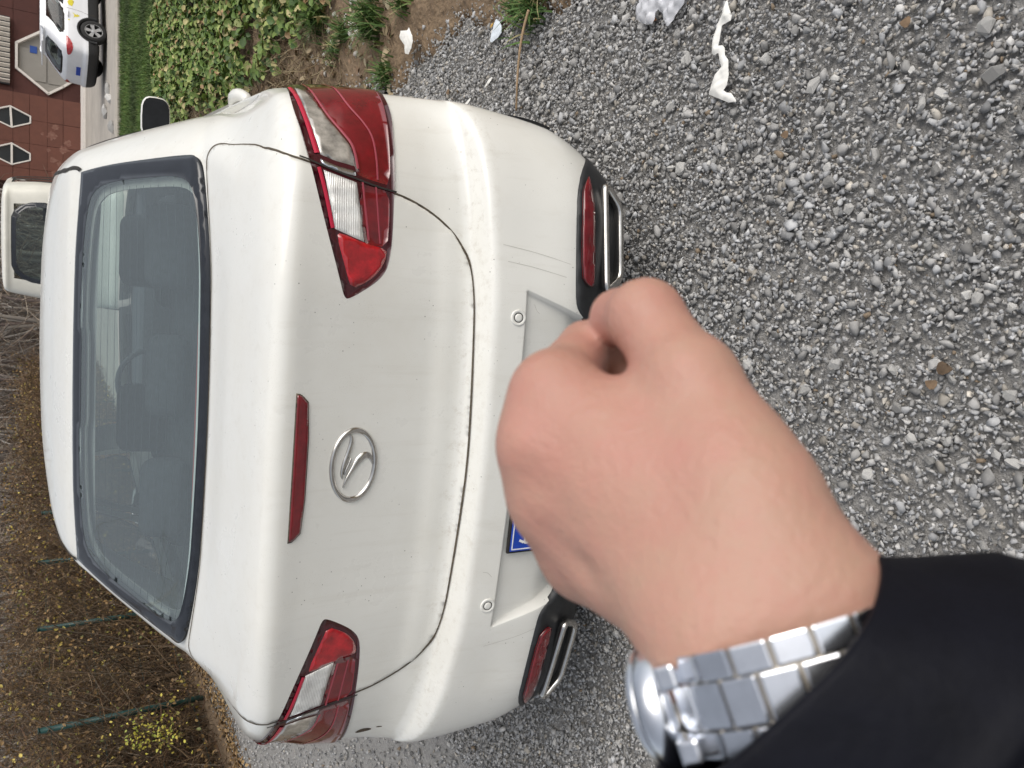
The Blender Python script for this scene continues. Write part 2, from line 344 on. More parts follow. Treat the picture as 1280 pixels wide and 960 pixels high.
def sedan_net():
    #      j    0    1     2     3     4    5    6    7    8    9    10   11   12
    A = [0, .35, .615, .79, .96, 1.26, 1.66, 2.4, 3.3, 4.1, 4.8, 5.3, 5.7]
    rows = []
    def low(t, z, yr, w, c2=.05, c3=.125, c4=.26, x4=.035, zs=0., zf=None, yf=4.46, x3=.745):
        # one horizontal ring of the lower body; zs lifts the sides, zf the front
        zz = [z, z + zs * .05, z + zs * .25, z + zs * .5, z + zs * .75, z + zs, z + zs, z + zs, z + zs]
        ff = z + zs if zf is None else zf
        zz += [ff * .35 + (z + zs) * .65, ff * .8 + (z + zs) * .2, ff, ff]
        x = [0, .35, .60, x3, w - x4, w - .004, w, w, w, w - .008, w - .07, .5, 0]
        y = [yr, yr + .010, yr + c2, yr + c3, yr + c4, .56, .95, 1.7, 2.6, 3.4, yf - .38, yf - .08, yf]
        rows.append((t, [(x[j], y[j], zz[j]) for j in range(13)]))
    low(-.22, .165, .60, .70, x3=.60, c3=.06, c4=.10)
    low(-.08, .185, .16, .74, c2=.02, c3=.07, c4=.18, x3=.67)
    low(.00, .215, .055, .79, c2=.03, c3=.09, c4=.20, x3=.70)
    low(.06, .27, .010, .825, c2=.035, c3=.10, c4=.23, x3=.72)
    low(.13, .34, -.022, .856, c2=.04, c3=.112, c4=.245)
    low(.21, .42, -.034, .870, c2=.045, c3=.115, c4=.245, x4=.028, x3=.755)
    low(.31, .52, -.020, .880, zs=.01, c3=.11, c4=.235, x4=.028, x3=.76)
    low(.390, .596, -.008, .885, zs=.05, c3=.11, c4=.23, x4=.027, x3=.765)
    low(.410, .614, .000, .886, zs=.06, c3=.11, c4=.23, x4=.027, x3=.765)
    low(.434, .627, .031, .886, zs=.06, c3=.10, c4=.205, x4=.027, x3=.765)
    low(.464, .637, .064, .886, zs=.06, c2=.045, c3=.09, c4=.185, x4=.028, x3=.765)
    low(.485, .660, .074, .886, zs=.055, c2=.045, c3=.095, c4=.185, x4=.028, x3=.765)
    low(.57, .745, .084, .886, zs=.035, c2=.045, c3=.105, c4=.205, x4=.03, x3=.765)
    low(.73, .905, .082, .880, zs=-.005, c2=.046, c3=.118, c4=.235, x3=.76)
    low(.83, 1.005, .076, .868, zs=-.03, c2=.05, c3=.135, c4=.275, zf=.86, yf=4.42)
    low(.885, 1.060, .070, .860, zs=-.05, c2=.055, c3=.145, c4=.28, zf=.88, yf=4.38)
    low(.91, 1.084, .074, .856, zs=-.06, c2=.06, c3=.155, c4=.285, zf=.895, yf=4.33)
    low(.93, 1.098, .090, .848, zs=-.062, c2=.065, c3=.16, c4=.285, zf=.905, yf=4.26)
    def up(t, pts): rows.append((t, pts))
    up(1.00, [(0,.16,1.112),(.34,.17,1.111),(.585,.215,1.104),(.715,.30,1.086),(.80,.43,1.062),(.828,.65,1.035),(.834,1.0,1.015),(.835,1.7,1.0),(.835,2.6,.985),(.825,3.4,.95),(.72,3.98,.935),(.42,4.12,.93),(0,4.16,.93)])
    up(1.15, [(0,.31,1.128),(.34,.32,1.128),(.60,.365,1.125),(.705,.46,1.108),(.780,.58,1.082),(.812,.80,1.052),(.818,1.1,1.03),(.818,1.75,1.013),(.818,2.6,1.0),(.805,3.3,.985),(.71,3.68,.98),(.41,3.82,.98),(0,3.86,.98)])
    up(1.345, [(0,.50,1.143),(.345,.515,1.145),(.658,.598,1.158),(.752,.70,1.135),(.800,.82,1.10),(.822,1.0,1.072),(.826,1.3,1.052),(.826,1.82,1.04),(.820,2.6,1.03),(.775,3.1,1.02),(.69,3.30,1.025),(.4,3.42,1.04),(0,3.46,1.05)])
    up(1.40, [(0,.545,1.164),(.345,.56,1.166),(.656,.637,1.178),(.744,.74,1.16),(.790,.87,1.136),(.810,1.05,1.112),(.812,1.35,1.10),(.812,1.84,1.09),(.805,2.58,1.08),(.755,3.0,1.07),(.67,3.20,1.075),(.39,3.31,1.09),(0,3.35,1.10)])
    up(1.70, [(0,.835,1.287),(.345,.85,1.287),(.640,.905,1.290),(.706,1.0,1.281),(.741,1.12,1.270),(.757,1.28,1.262),(.762,1.5,1.258),(.760,1.9,1.255),(.75,2.48,1.25),(.70,2.75,1.245),(.61,2.88,1.25),(.36,2.97,1.26),(0,3.0,1.27)])
    up(2.00, [(0,1.125,1.408),(.345,1.135,1.405),(.615,1.165,1.393),(.665,1.24,1.392),(.685,1.33,1.392),(.697,1.45,1.393),(.70,1.65,1.395),(.697,1.95,1.397),(.662,2.32,1.392),(.635,2.45,1.385),(.545,2.53,1.39),(.33,2.60,1.40),(0,2.63,1.405)])
    up(2.045, [(0,1.166,1.424),(.345,1.176,1.421),(.598,1.205,1.410),(.642,1.27,1.414),(.660,1.35,1.417),(.670,1.47,1.42),(.673,1.66,1.423),(.670,1.94,1.425),(.640,2.28,1.42),(.61,2.39,1.412),(.525,2.46,1.412),(.32,2.52,1.42),(0,2.55,1.425)])
    up(2.09, [(0,1.205,1.438),(.34,1.215,1.436),(.575,1.245,1.430),(.606,1.31,1.438),(.618,1.38,1.444),(.624,1.50,1.45),(.625,1.66,1.454),(.623,1.92,1.454),(.608,2.24,1.447),(.58,2.33,1.437),(.50,2.39,1.435),(.31,2.44,1.44),(0,2.47,1.445)])
    up(2.25, [(0,1.36,1.470),(.30,1.37,1.468),(.50,1.40,1.462),(.525,1.45,1.466),(.535,1.50,1.469),(.54,1.58,1.472),(.54,1.70,1.474),(.538,1.90,1.475),(.525,2.12,1.47),(.50,2.18,1.465),(.43,2.22,1.464),(.27,2.26,1.468),(0,2.28,1.47)])
    up(2.55, [(0,1.62,1.497),(.20,1.63,1.496),(.30,1.64,1.494),(.315,1.655,1.4945),(.32,1.67,1.495),(.325,1.70,1.4955),(.325,1.75,1.496),(.325,1.82,1.496),(.315,1.9,1.496),(.30,1.92,1.495),(.26,1.94,1.495),(.15,1.96,1.496),(0,1.97,1.497)])
    up(2.70, [(x*.01, 1.77 + y*.002, 1.5035) for x, y in [(0,-1),(.3,-1),(.6,-1),(.7,-.8),(.8,-.6),(.9,-.3),(.9,0),(.9,.3),(.9,.5),(.8,.6),(.7,.8),(.4,1),(0,1)]])
    return Surf(A, [r[0] for r in rows], [r[1] for r in rows])
def hgt(x, y):
    """ground height: gravel lot at 0, gentle bank on the right, land falling away to the road"""
    x = np.asarray(x, float); y = np.asarray(y, float)
    sm = lambda a, b, v: (lambda u: u * u * (3 - 2 * u))(np.clip((v - a) / (b - a), 0, 1))
    z = -.31 * sm(8.5, 20, y)
    z = z + .06 * sm(1.25, 1.9, x) * (1 - sm(9, 12, y))
    z = z + .012 * np.sin(x * 2.3 + 1) * np.sin(y * 1.9) * (1 - sm(8, 10, y))
    return z
def sheet(name, xs, ys, mat, off=0., jitter=0., mask=None, kind='structure', label=None):
    X, Y = np.meshgrid(xs, ys, indexing='ij'); Z = hgt(X, Y) + off
    if jitter: Z = Z + RNG.normal(0, jitter, Z.shape)
    n, m = X.shape; I = np.arange(n * m).reshape(n, m)
    Q = np.stack([I[:-1, :-1], I[1:, :-1], I[1:, 1:], I[:-1, 1:]], -1).reshape(-1, 4)
    if mask is not None:
        cx = X.ravel()[Q].mean(1); cy = Y.ravel()[Q].mean(1); Q = Q[mask(cx, cy)]
    V = np.stack([X, Y, Z], -1).reshape(-1, 3)
    used, inv = np.unique(Q, return_inverse=True); V = V[used]; Q = inv.reshape(-1, 4)
    o = mk(name, V, Q, mat); tag(o, label, kind=kind); return o
def bank_edge(y):
    """x where gravel gives way to the soil bank right of the car"""
    y = np.asarray(y, float)
    return 1.40 - .075 * (y - 1.0) + .05 * np.sin(y * 5.1) + .025 * np.sin(y * 13 + 1)
def far(a, b, n, e): return list(np.linspace(a, b, n)) + e
xs = np.array([-1500, -400, -120, -50, -25, -14] + list(np.arange(-9, 9.01, .25)) + [12, 18, 30, 60, 140, 400, 1500])
ys = np.array([-1500, -400, -100, -30, -12, -6] + list(np.arange(-4, 26.01, .25)) + [30, 40, 60, 120, 400, 1500])
sheet('ground', xs, ys, MT['earth'], -.045)
GRAVEL = sheet('gravel_lot', np.arange(-4.3, 1.75, .05), np.arange(-3.5, 14.5, .05), MT['gravelbase'], -.009, .0025,
      mask=lambda x, y: (x < bank_edge(y)) & (x > -4.22 + .06 * np.sin(y * 3)))
def soil_bank():
    ys_ = np.arange(-2, 10.5, .03); ss = np.arange(0, 1.7, .03); Y, Sx = np.meshgrid(ys_, ss, indexing='ij')
    X = bank_edge(Y) + RNG.normal(0, .012, ys_.size)[:, None] + Sx; Z = hgt(X, Y) + .004 + RNG.normal(0, .005, X.shape) - .02 * (Sx < .01)
    I = np.arange(X.size).reshape(X.shape); Q = np.stack([I[:-1, :-1], I[:-1, 1:], I[1:, 1:], I[1:, :-1]], -1).reshape(-1, 4)
    tag(mk('soil_bank', np.stack([X, Y, Z], -1).reshape(-1, 3), Q, MT['soil']), kind='structure')
soil_bank()
def levelF(r, d): return CAM[:2] + RGT[:2] * r + FWD[:2] * d
# ---- road and kerb, across the view
def strip(name, d0, d1, r0, r1, z, mat, thick=.0, nz=1, kind='structure'):
    nr = 60; rs = np.linspace(r0, r1, nr); V = []; 
    for r in rs:
        for d, zz in ((d0, z - thick), (d0, z), (d1, z), (d1, z - thick)):
            q = levelF(r, d); V.append((q[0], q[1], zz))
    Fc = []
    for i in range(nr - 1):
        for k in range(3): Fc.append((4 * i + k, 4 * (i + 1) + k, 4 * (i + 1) + k + 1, 4 * i + k + 1))
    return tag(mk(name, V, Fc, mat, smooth=False), kind=kind)
strip('road', 21.2, 37.6, -6, 40, -.285, MT['road'], .1)
strip('kerb', 20.6, 21.2, 2.2, 40, -.20, MT['kerb'], .2)
strip('pavement', 35.6, 37.6, -6, 40, -.20, MT['frame'], .2)

# ---------------------------------------------------------------- patches on a Surf
def dense(poly, step, closed=True):
    P = [np.array(p, float) for p in poly]; out = []
    n = len(P); m = n if closed else n - 1
    for i in range(m):
        a, b = P[i], P[(i + 1) % n]; k = max(1, int(math.ceil(np.linalg.norm(b - a) / step)))
        for j in range(k): out.append(a + (b - a) * j / k)
    if not closed: out.append(P[-1])
    return np.array(out)
def smooth_poly(poly, it=2, keep=(), closed=True):
    """Chaikin corner cutting, corners listed in keep stay"""
    P = [np.array(p, float) for p in poly]; K = set(keep)
    for _ in range(it):
        Q = []; K2 = set(); n = len(P)
        for i in range(n):
            if i in K or (not closed and i in (0, n - 1)): K2.add(len(Q)); Q.append(P[i]); continue
            a, b, c = P[i - 1], P[i], P[(i + 1) % n]
            Q.append(b * .75 + a * .25); Q.append(b * .75 + c * .25)
        P, K = Q, K2
    return np.array(P)
def inside(poly, q):
    x, y = q[:, 0], q[:, 1]; r = np.zeros(len(q), bool); n = len(poly)
    for i in range(n):
        x0, y0 = poly[i]; x1, y1 = poly[(i + 1) % n]
        c = ((y0 > y) != (y1 > y)) & (x < (x1 - x0) * (y - y0) / ((y1 - y0) if y1 != y0 else 1e-12) + x0); r ^= c
    return r
def patch(S, poly, off, res, mat, name, parent, hole=None, skirt=.006, bev=.0015, dens=None, extra=None, offfn=None):
    poly = dense(poly, dens or res); nb = len(poly)
    lo, hi = poly.min(0), poly.max(0)
    gx_, gy_ = np.meshgrid(np.arange(lo[0] + res / 2, hi[0], res), np.arange(lo[1] + res / 2, hi[1], res)); G = np.stack([gx_.ravel(), gy_.ravel()], 1)
    G = G[inside(poly, G)]
    loops = [poly]
    if hole is not None: hole = dense(hole, dens or res); loops.append(hole); G = G[~inside(hole, G)]
    B = np.concatenate(loops)
    if len(G):
        keep = np.ones(len(G), bool)
        for c in range(0, len(G), 4000):
            d = ((G[c:c + 4000, None] - B[None]) ** 2).sum(-1).min(1); keep[c:c + 4000] = d > (res * .45) ** 2
        G = G[keep]
    pts = np.concatenate([B, G]); ed = []; s = 0
    for L in loops:
        ed += [(s + i, s + (i + 1) % len(L)) for i in range(len(L))]; s += len(L)
    vs, es, fs, ov, oe, of = delaunay_2d_cdt([Vector(p) for p in pts], ed, [], 0, 1e-7)
    UV = np.array([v[:] for v in vs]); T = np.array([f for f in fs if len(f) == 3])
    cen = UV[T].mean(1); k = inside(poly, cen)
    if hole is not None: k &= ~inside(hole, cen)
    T = T[k]
    a_, b_, c_ = UV[T[:, 0]], UV[T[:, 1]], UV[T[:, 2]]
    ar = (b_[:, 0] - a_[:, 0]) * (c_[:, 1] - a_[:, 1]) - (b_[:, 1] - a_[:, 1]) * (c_[:, 0] - a_[:, 0])
    T[ar < 0] = T[ar < 0][:, ::-1]
    P = S(UV[:, 0], UV[:, 1]); N = S.normal(UV[:, 0], UV[:, 1])
    o_ = np.full(len(UV), off)
    if offfn is not None: o_ = o_ + offfn(UV)
    isb = np.zeros(len(UV), bool); mapv = [-1] * len(pts)
    for i, l in enumerate(ov):
        for j in l:
            if j < len(pts): mapv[j] = i
    for i in range(len(B)): isb[mapv[i]] = True
    o_[isb] -= bev
    V = [P + N * o_[:, None]]; Fc = [tuple(t) for t in T]; n = len(UV)
    if skirt:
        s = 0
        for li, L in enumerate(loops):
            ids = [mapv[s + i] for i in range(len(L))]; s += len(L)
            V.append(P[ids] + N[ids] * (o_[ids] - skirt)[:, None]); m = len(L)
            for i in range(m):
                j = (i + 1) % m; q = (ids[i], n + i, n + j, ids[j])
                Fc.append(q if True else q[::-1])
            n += m
    o = mk(name, np.concatenate(V), Fc, mat, parent)
    return o
def ribbon(S, pts, wd, off, mat, name, parent, closed=False, mb=None):
    pts = np.array(pts, float); n = len(pts)
    T = np.roll(pts, -1, 0) - np.roll(pts, 1, 0)
    if not closed: T[0] = pts[1] - pts[0]; T[-1] = pts[-1] - pts[-2]
    T /= np.maximum(np.linalg.norm(T, axis=1, keepdims=True), 1e-9); Q = np.stack([-T[:, 1], T[:, 0]], 1)
    wd = np.broadcast_to(np.asarray(wd, float), (n,))[:, None]
    V = []
    for k in (-.5, 0, .5):
        uv = pts + Q * wd * k; V.append(S(uv[:, 0], uv[:, 1]) + S.normal(uv[:, 0], uv[:, 1]) * (off + (0 if k else .25 * wd * .3)))
    V = np.concatenate(V); m = n if closed else n - 1
    Fc = [(r * n + i, (r + 1) * n + i, (r + 1) * n + (i + 1) % n, r * n + (i + 1) % n)[::-1] for r in range(2) for i in range(m)]
    if mb is not None: mb.add(V, Fc); return None
    return mk(name, V, Fc, mat, parent)
def mir(poly): return [(-p[0], p[1]) for p in poly][::-1]
def both(poly): return [(poly, 1), (mir(poly), -1)]

def grid_body(S, a, t, skip, mats, matfn, name, parent, dispfn=None):
    """a: (na,), t: (nt,), optional warp; faces where skip(a,t) are left out"""
    A, T = np.meshgrid(a, t, indexing='ij')
    if dispfn: A, T, D = dispfn(A, T)
    P = S(A.ravel(), T.ravel())
    if dispfn is not None:
        N = S.normal(A.ravel(), T.ravel()); P = P - N * D.ravel()[:, None]
    na, nt_ = A.shape; I = np.arange(na * nt_).reshape(na, nt_)
    Q = np.stack([I[:-1, :-1], I[1:, :-1], I[1:, 1:], I[:-1, 1:]], -1).reshape(-1, 4)
    ca = A.ravel()[Q].mean(1); ct = T.ravel()[Q].mean(1)
    k = ~skip(ca, ct); Q = Q[k]; mi = matfn(ca[k], ct[k])
    o = mk(name, P, Q, mats, parent)
    o.data.polygons.foreach_set('material_index', np.asarray(mi, np.int32)); return o

# ---------------------------------------------------------------- wheel
def wheel(parent, c, side, rad=.31, wd=.195, spokes=5, mats=None):
    """side = +1: outer face towards +X"""
    rb = MT['rubber']; al = MT['alloy']; c = np.array(c, float); ax = np.array([side, 0, 0.])
    t = MB(); h = wd / 2; ncap = False
    prof = [(rad * .66, -h), (rad * .9, -h), (rad * .975, -h * .86), (rad, -h * .7)]
    for g in (-.45, 0, .45):
        prof += [(rad, h * (g - .06)), (rad - .008, h * (g - .05)), (rad - .008, h * (g + .05)), (rad, h * (g + .06))]
    prof += [(rad, h * .7), (rad * .975, h * .86), (rad * .9, h), (rad * .66, h)]
    t.lathe(prof, c, ax, 48, False); ty = t.build('tyre', rb, None, True)
    w_ = empty('wheel', (0, 0, 0)) if False else None
    r = MB(); r.lathe([(rad * .659, -h * .9), (rad * .66, h * .9), (rad * .61, h * .95), (rad * .58, h * .6), (rad * .56, -h * .3), (0.0, -h * .35)], c, ax, 40, False)
    rim = r.build('rim', al, None, True)
    sp = MB()
    for k in range(spokes):
        a = 2 * math.pi * k / spokes + .3; u = np.array([0, math.cos(a), math.sin(a)]); v = np.array([0, -math.sin(a), math.cos(a)])
        p0 = c + ax * h * .72; 
        V = []
        for rr, ww, z in ((rad * .10, .028, .0), (rad * .6, .040 * rad / .31, .0)):
            for s_ in (-1, 1):
                V.append(p0 + u * rr + v * s_ * ww + ax * .0); 
        for rr, ww in ((rad * .10, .034), (rad * .6, .05 * rad / .31)):
            for s_ in (-1, 1): V.append(p0 + u * rr + v * s_ * ww - ax * .035)
        Fc = [(0, 1, 3, 2), (0, 2, 6, 4), (1, 5, 7, 3), (2, 3, 7, 6)]
        sp.add(V, Fc)
    sp.lathe([(rad * .2, -.04), (rad * .2, .0), (rad * .13, .008), (0, .01)], c + ax * h * .72, ax, 20)
    spk = sp.build('spokes', al, None, False)
    for o in (ty, rim, spk):
        o.parent = parent; o.matrix_parent_inverse = world_of(parent).inverted()
    return ty

# ---------------------------------------------------------------- the white sedan
def sedan():
    S = sedan_net()
    root = empty('parked_sedan', (0, 2.2, 0), 0, 'dusty white sedan, boot facing the camera, with red tail lights and a chrome oval emblem', 'car')
    K = lambda *a: np.unique(np.round(np.concatenate(a), 5))
    # sampling: recess of the number plate needs its own columns and rows
    half = K(np.arange(0, .36, .014), [.36, .385, .405, .420, .4300, .4345, .438, .450, .465], np.arange(.48, 1.3, .013), np.arange(1.3, 5.71, .06))
    a = np.concatenate([-half[::-1], half[1:]])
    t = K(np.arange(-.22, .12, .02), np.arange(.12, .318, .011), [.3225, .3262, .330, .337], np.arange(.345, .38, .009), np.arange(.385, .5, .0055), np.arange(.5, .86, .014), np.arange(.86, 1.0, .0065), np.arange(1.0, 2.71, .016), [2.70])
    smst = lambda x, e0, e1: (lambda u: u * u * (3 - 2 * u))(np.clip((x - e0) / (e1 - e0), 0, 1))
    def disp(A, T):
        # side walls of the recess lean inwards towards the bottom
        sh = np.clip((.328 - T) / .165, 0, 1.25) * .060
        wgt = np.exp(-((np.abs(A) - .434) / .07) ** 2) * (np.abs(A) < .62)
        A2 = A - np.sign(A) * sh * wgt
        B = np.abs(A)
        m = (1 - smst(B, .4295, .4350)) * (1 - smst(T, .3222, .3265))
        dep = .016 + .040 * np.clip((.328 - T) / .17, 0, 1.2)
        # a shallow crease across the boot lid and the finger-deep roof ditches
        D = m * dep * .66
        D = D - .0016 * np.exp(-((T - .515) / .016) ** 2) * (B < .6)
        return A2, T, D
    ARCH = [(.98, .02), (3.62, .02)]
    def yz(a_, t_):
        P = S(a_, t_); return P[:, 1], P[:, 2], np.abs(P[:, 0])
    wheel_y = (.965, 3.60); wr = .355
    def skip(ca, ct):
        r = (np.abs(ca) < .575) & (ct > 1.40) & (ct < 1.975)
        b = np.abs(ca)
        r |= (b > 4.76) & (ct > 1.42) & (ct < 1.97)
        r |= (ct > 1.41) & (ct < 1.955) & (((b > 1.50) & (b < 2.50)) | ((b > 2.62) & (b < 3.95)))
        y, z, x = yz(ca, ct)
        for wy in wheel_y: r |= ((y - wy) ** 2 + (z - .31) ** 2 < wr ** 2) & (b > .95) & (b < 4.9) & (x > .6) & (ct < .72)
        return r
    body = grid_body(S, a, t, skip, [MT['paint'], MT['under']], lambda a_, t_: (t_ < .0).astype(int), 'body', root, disp)
    mU = MB()
    mU.box((0, 2.25, .215), (1.30, 3.6, .05)); mU.build('underbody', MT['under'], root)
    # wheels, arches
    for wy in wheel_y:
        for s_ in (1, -1):
            wheel(root, (s_ * .765, wy, .31), s_).name = 'tyre'
            m = MB(); ang = np.linspace(-.15, math.pi + .15, 40)
            m.tube([(s_ * (.872 if wy < 2 else .868), wy + wr * math.cos(q), .31 + wr * math.sin(q)) for q in ang], .016, 8); m.build('arch_lip', MT['paint'], root, True)
            m = MB(); V = []
            for q in ang:
                for xx in (.865, .50): V.append((s_ * xx, wy + (wr + .004) * math.cos(q), .31 + (wr + .004) * math.sin(q)))
            n = len(ang); Fc = [(2 * i, 2 * i + 1, 2 * i + 3, 2 * i + 2) for i in range(n - 1)]
            V.append((s_ * .5, wy, .31)); Fc += [(2 * i + 1, 2 * n, 2 * i + 3) for i in range(n - 1)]
            m.add(V, Fc); m.build('wheel_well', MT['under'], root)
    # boot lid ------------------------------------------------------------
    half_lid = [(0, .4405), (.13, .4435), (.27, .449), (.385, .4545), (.453, .461), (.511, .475), (.556, .503), (.592, .547), (.619, .606), (.632, .658), (.638, .704), (.650, .763), (.665, .821), (.678, .871), (.682, .897), (.687, .914), (.690, .924), (.695, .938), (.705, .956), (.727, .980), (.754, 1.023), (.771, 1.068), (.780, 1.137), (.751, 1.208), (.705, 1.267), (.653, 1.311), (.60, 1.331), (.35, 1.338), (0, 1.340)]
    lid = [(p[0], p[1]) for p in half_lid] + [(-p[0], p[1]) for p in half_lid[-2:0:-1]]
    lid = smooth_poly(lid, 2)
    def lid_bump(UV):   # a faint crease near the foot of the lid, crisp lip along the top
        return .0022 * np.exp(-((UV[:, 1] - .520) / .02) ** 2) * (np.abs(UV[:, 0]) < .56)
    LID = patch(S, lid, .0042, .012, MT['paint'], 'boot_lid', root, skirt=.010, bev=.0024, dens=.007, offfn=lid_bump)
    lidd = dense(lid, .006)
    ribbon(S, lidd, .0054, .0026, MT['gap'], 'lid_gap', root, closed=True)
    # bumper seam beside the lamp foot and body seams
    for s_ in (1, -1):
        m = MB()
        ribbon(S, [(s_ * q[0], q[1]) for q in dense([(.894, .640), (.95, .63), (1.12, .62), (1.30, .60)], .02, False)], .004, .0012, None, '', None, mb=m)
        m.build('bumper_seam', MT['gap'], root)
    # rear window ----------------------------------------------------------
    go = [(0, 1.345), (.30, 1.348), (.52, 1.346), (.60, 1.350), (.630, 1.372), (.640, 1.43), (.636, 1.60), (.628, 1.85), (.618, 2.012), (.40, 2.020), (0, 2.022)]
    gout = smooth_poly(go + mir(go)[1:-1], 2, keep=(8, 12))
    gi = [(0, 1.379), (.30, 1.380), (.50, 1.384), (.555, 1.405), (.574, 1.47), (.570, 1.62), (.562, 1.80), (.548, 1.90), (.51, 1.955), (.40, 1.972), (.17, 1.984), (.145, 1.968), (.0, 1.968)]
    gin = smooth_poly(gi + mir(gi)[1:-1], 2)
    RW = patch(S, gin, .0045, .02, MT['glass'], 'rear_window', root, skirt=0, bev=0, dens=.015)
    patch(S, gout, .0062, .016, MT['frit'], 'window_border', RW, hole=gin, skirt=.014, bev=.001, dens=.012, offfn=lambda UV: .005 * np.exp(-((UV[:, 1] - 1.372) / .035) ** 2))
    gi2 = smooth_poly([(p[0] * .962, 1.69 + (p[1] - 1.69) * .955) for p in gi + mir(gi)[1:-1]], 2)
    patch(S, smooth_poly([(p[0] * 1.02, 1.69 + (p[1] - 1.69) * 1.02) for p in gi + mir(gi)[1:-1]], 2), -.012, .03, MT['beige'], 'window_flange', RW, hole=gi2, skirt=.004, bev=0, dens=.02)
    m = MB()
    for k in range(15):
        tt = 1.42 + k * .037; xx = .555 - .012 * k / 15
        ribbon(S, [(q, tt) for q in np.linspace(-xx, xx, 24)], .0022, .0015, None, '', None, mb=m)
    m.build('defroster_lines', MT['frit'], RW)
    # roof ditch strips
    for s_ in (1, -1):
        ribbon(S, smooth_poly(dense([(s_ * .645, 2.022), (s_ * .72, 2.050), (s_ * .85, 2.080), (s_ * 1.1, 2.098), (s_ * 1.8, 2.10), (s_ * 3.6, 2.09)], .12, False), 3, closed=False), .016, .0025, MT['seal'], 'roof_ditch', root)
        m = MB(); uv = dense([(s_ * .645, 1.98), (s_ * .80, 2.045), (s_ * 1.1, 2.065), (s_ * 1.8, 2.065), (s_ * 3.6, 2.06)], .05, False)
    # side windows -----------------------------------------------------------
    for s_ in (1, -1):
        for poly in ([(1.42, 1.40), (2.50, 1.40), (2.50, 1.962), (1.75, 1.95), (1.55, 1.85)], [(2.62, 1.40), (4.0, 1.40), (3.75, 1.75), (3.5, 1.962), (2.62, 1.962)]):
            pl = smooth_poly([(s_ * x, y) for x, y in (poly if s_ > 0 else poly[::-1])], 2)
            sw = patch(S, pl, .003, .06, MT['glass2'], 'side_window', root, skirt=0, bev=0, dens=.04)
            ribbon(S, dense(pl, .05), .035, .004, MT['seal'], 'window_trim', sw, closed=True)
        m = MB()
        for poly in ([(1.32, .10), (1.30, .55), (1.26, 1.0), (1.36, 1.36)], [(2.56, .02), (2.56, .7), (2.56, 1.36)], [(4.02, .05), (4.0, .6), (4.0, 1.30)], [(1.36, .04), (2.5, -.01), (4.0, .04)]):
            ribbon(S, [(s_ * p[0], p[1]) for p in dense(poly, .04, False)], .006, .0015, None, '', None, mb=m)
        m.build('door_gap', MT['gap'], root)
        for ya, tt in ((1.62, .885), (2.72, .87)):
            P = S(s_ * ya, tt)[0]; m = MB()
            pts = [P + np.array([s_ * (-.005 + .024 * math.sin(math.pi * u) ** .6), -.10 + .20 * u, .012 * math.sin(math.pi * u)]) for u in np.linspace(0, 1, 14)]
            m.tube(pts, [.013 + .007 * math.sin(math.pi * u) for u in np.linspace(0, 1, 14)], 10); m.build('door_handle', MT['paint'], root, True)
    # windscreen
    ws = [(4.80, 1.44), (5.25, 1.425), (5.7, 1.42), (6.15, 1.425), (6.60, 1.44), (6.58, 1.92), (6.2, 1.965), (5.7, 1.97), (5.2, 1.965), (4.82, 1.92)]
    patch(S, smooth_poly(ws, 2), .003, .06, MT['glass3'], 'windscreen', root, skirt=0, bev=0, dens=.04)
    # lamps -----------------------------------------------------------------
    lamp = [(1.25, .690), (1.12, .655), (.98, .638), (.894, .637), (.828, .640), (.745, .649), (.635, .659), (.559, .662), (.498, .667), (.462, .673), (.438, .684), (.412, .710), (.376, .766), (.379, .778), (.423, .791), (.556, .833), (.700, .872), (.781, .889), (.86, .896), (.97, .890), (1.10, .868), (1.22, .835), (1.30, .78)]
    def inset(poly, d):
        P = np.array(poly, float); n = len(P); c = P.mean(0); T = np.roll(P, -1, 0) - np.roll(P, 1, 0); T /= np.linalg.norm(T, axis=1, keepdims=True)
        return P + np.stack([-T[:, 1], T[:, 0]], 1) * d
    for s_ in (1, -1):
        mm = (lambda q: [tuple(p) for p in q]) if s_ > 0 else (lambda q: mir([tuple(p) for p in q]))
        L = patch(S, smooth_poly(mm(lamp), 2), .0075, .014, MT['lampbase'], 'tail_light', root, skirt=.012, bev=.003, dens=.010)
        oz = .0088
        # dark red field and its bright foot
        fld = [(1.20, .70), (1.0, .652), (.90, .651), (.75, .662), (.645, .671), (.648, .70), (.656, .75), (.668, .757), (.722, .764), (.755, .787), (.815, .816), (.86, .83), (.95, .838), (1.10, .825), (1.20, .79)]
        patch(S, smooth_poly(mm(fld), 1), oz, .016, MT['red'], 'red_lens', L, skirt=.003, bev=.001, dens=.012)
        fld2 = [(.631, .673), (.56, .674), (.502, .679), (.502, .730), (.515, .737), (.640, .752), (.637, .72)]
        patch(S, smooth_poly(mm(fld2[::-1] if 0 else fld2), 1), oz, .014, MT['red'], 'red_lens', L, skirt=.003, bev=.001, dens=.012)
        patch(S, smooth_poly(mm([(.497, .680), (.473, .682), (.444, .697), (.420, .722), (.398, .763), (.44, .778), (.515, .802), (.522, .792), (.505, .733)][::-1]), 1), oz, .012, MT['redb'], 'red_lens', L, skirt=.003, bev=.001, dens=.010)
        # clear blocks
        patch(S, smooth_poly(mm([(.685, .802), (.696, .840), (.748, .852), (.815, .866), (.90, .872), (.96, .868), (.93, .845), (.865, .828), (.806, .811), (.747, .780), (.718, .762), (.676, .756)][::-1]), 0), oz, .012, MT['clear2'], 'clear_lens', L, skirt=.003, bev=.001, dens=.010)
        patch(S, smooth_poly(mm([(.660, .834), (.529, .806), (.508, .736), (.641, .755), (.652, .80)]), 0), oz, .010, MT['clear'], 'clear_lens', L, skirt=.003, bev=.001, dens=.008)
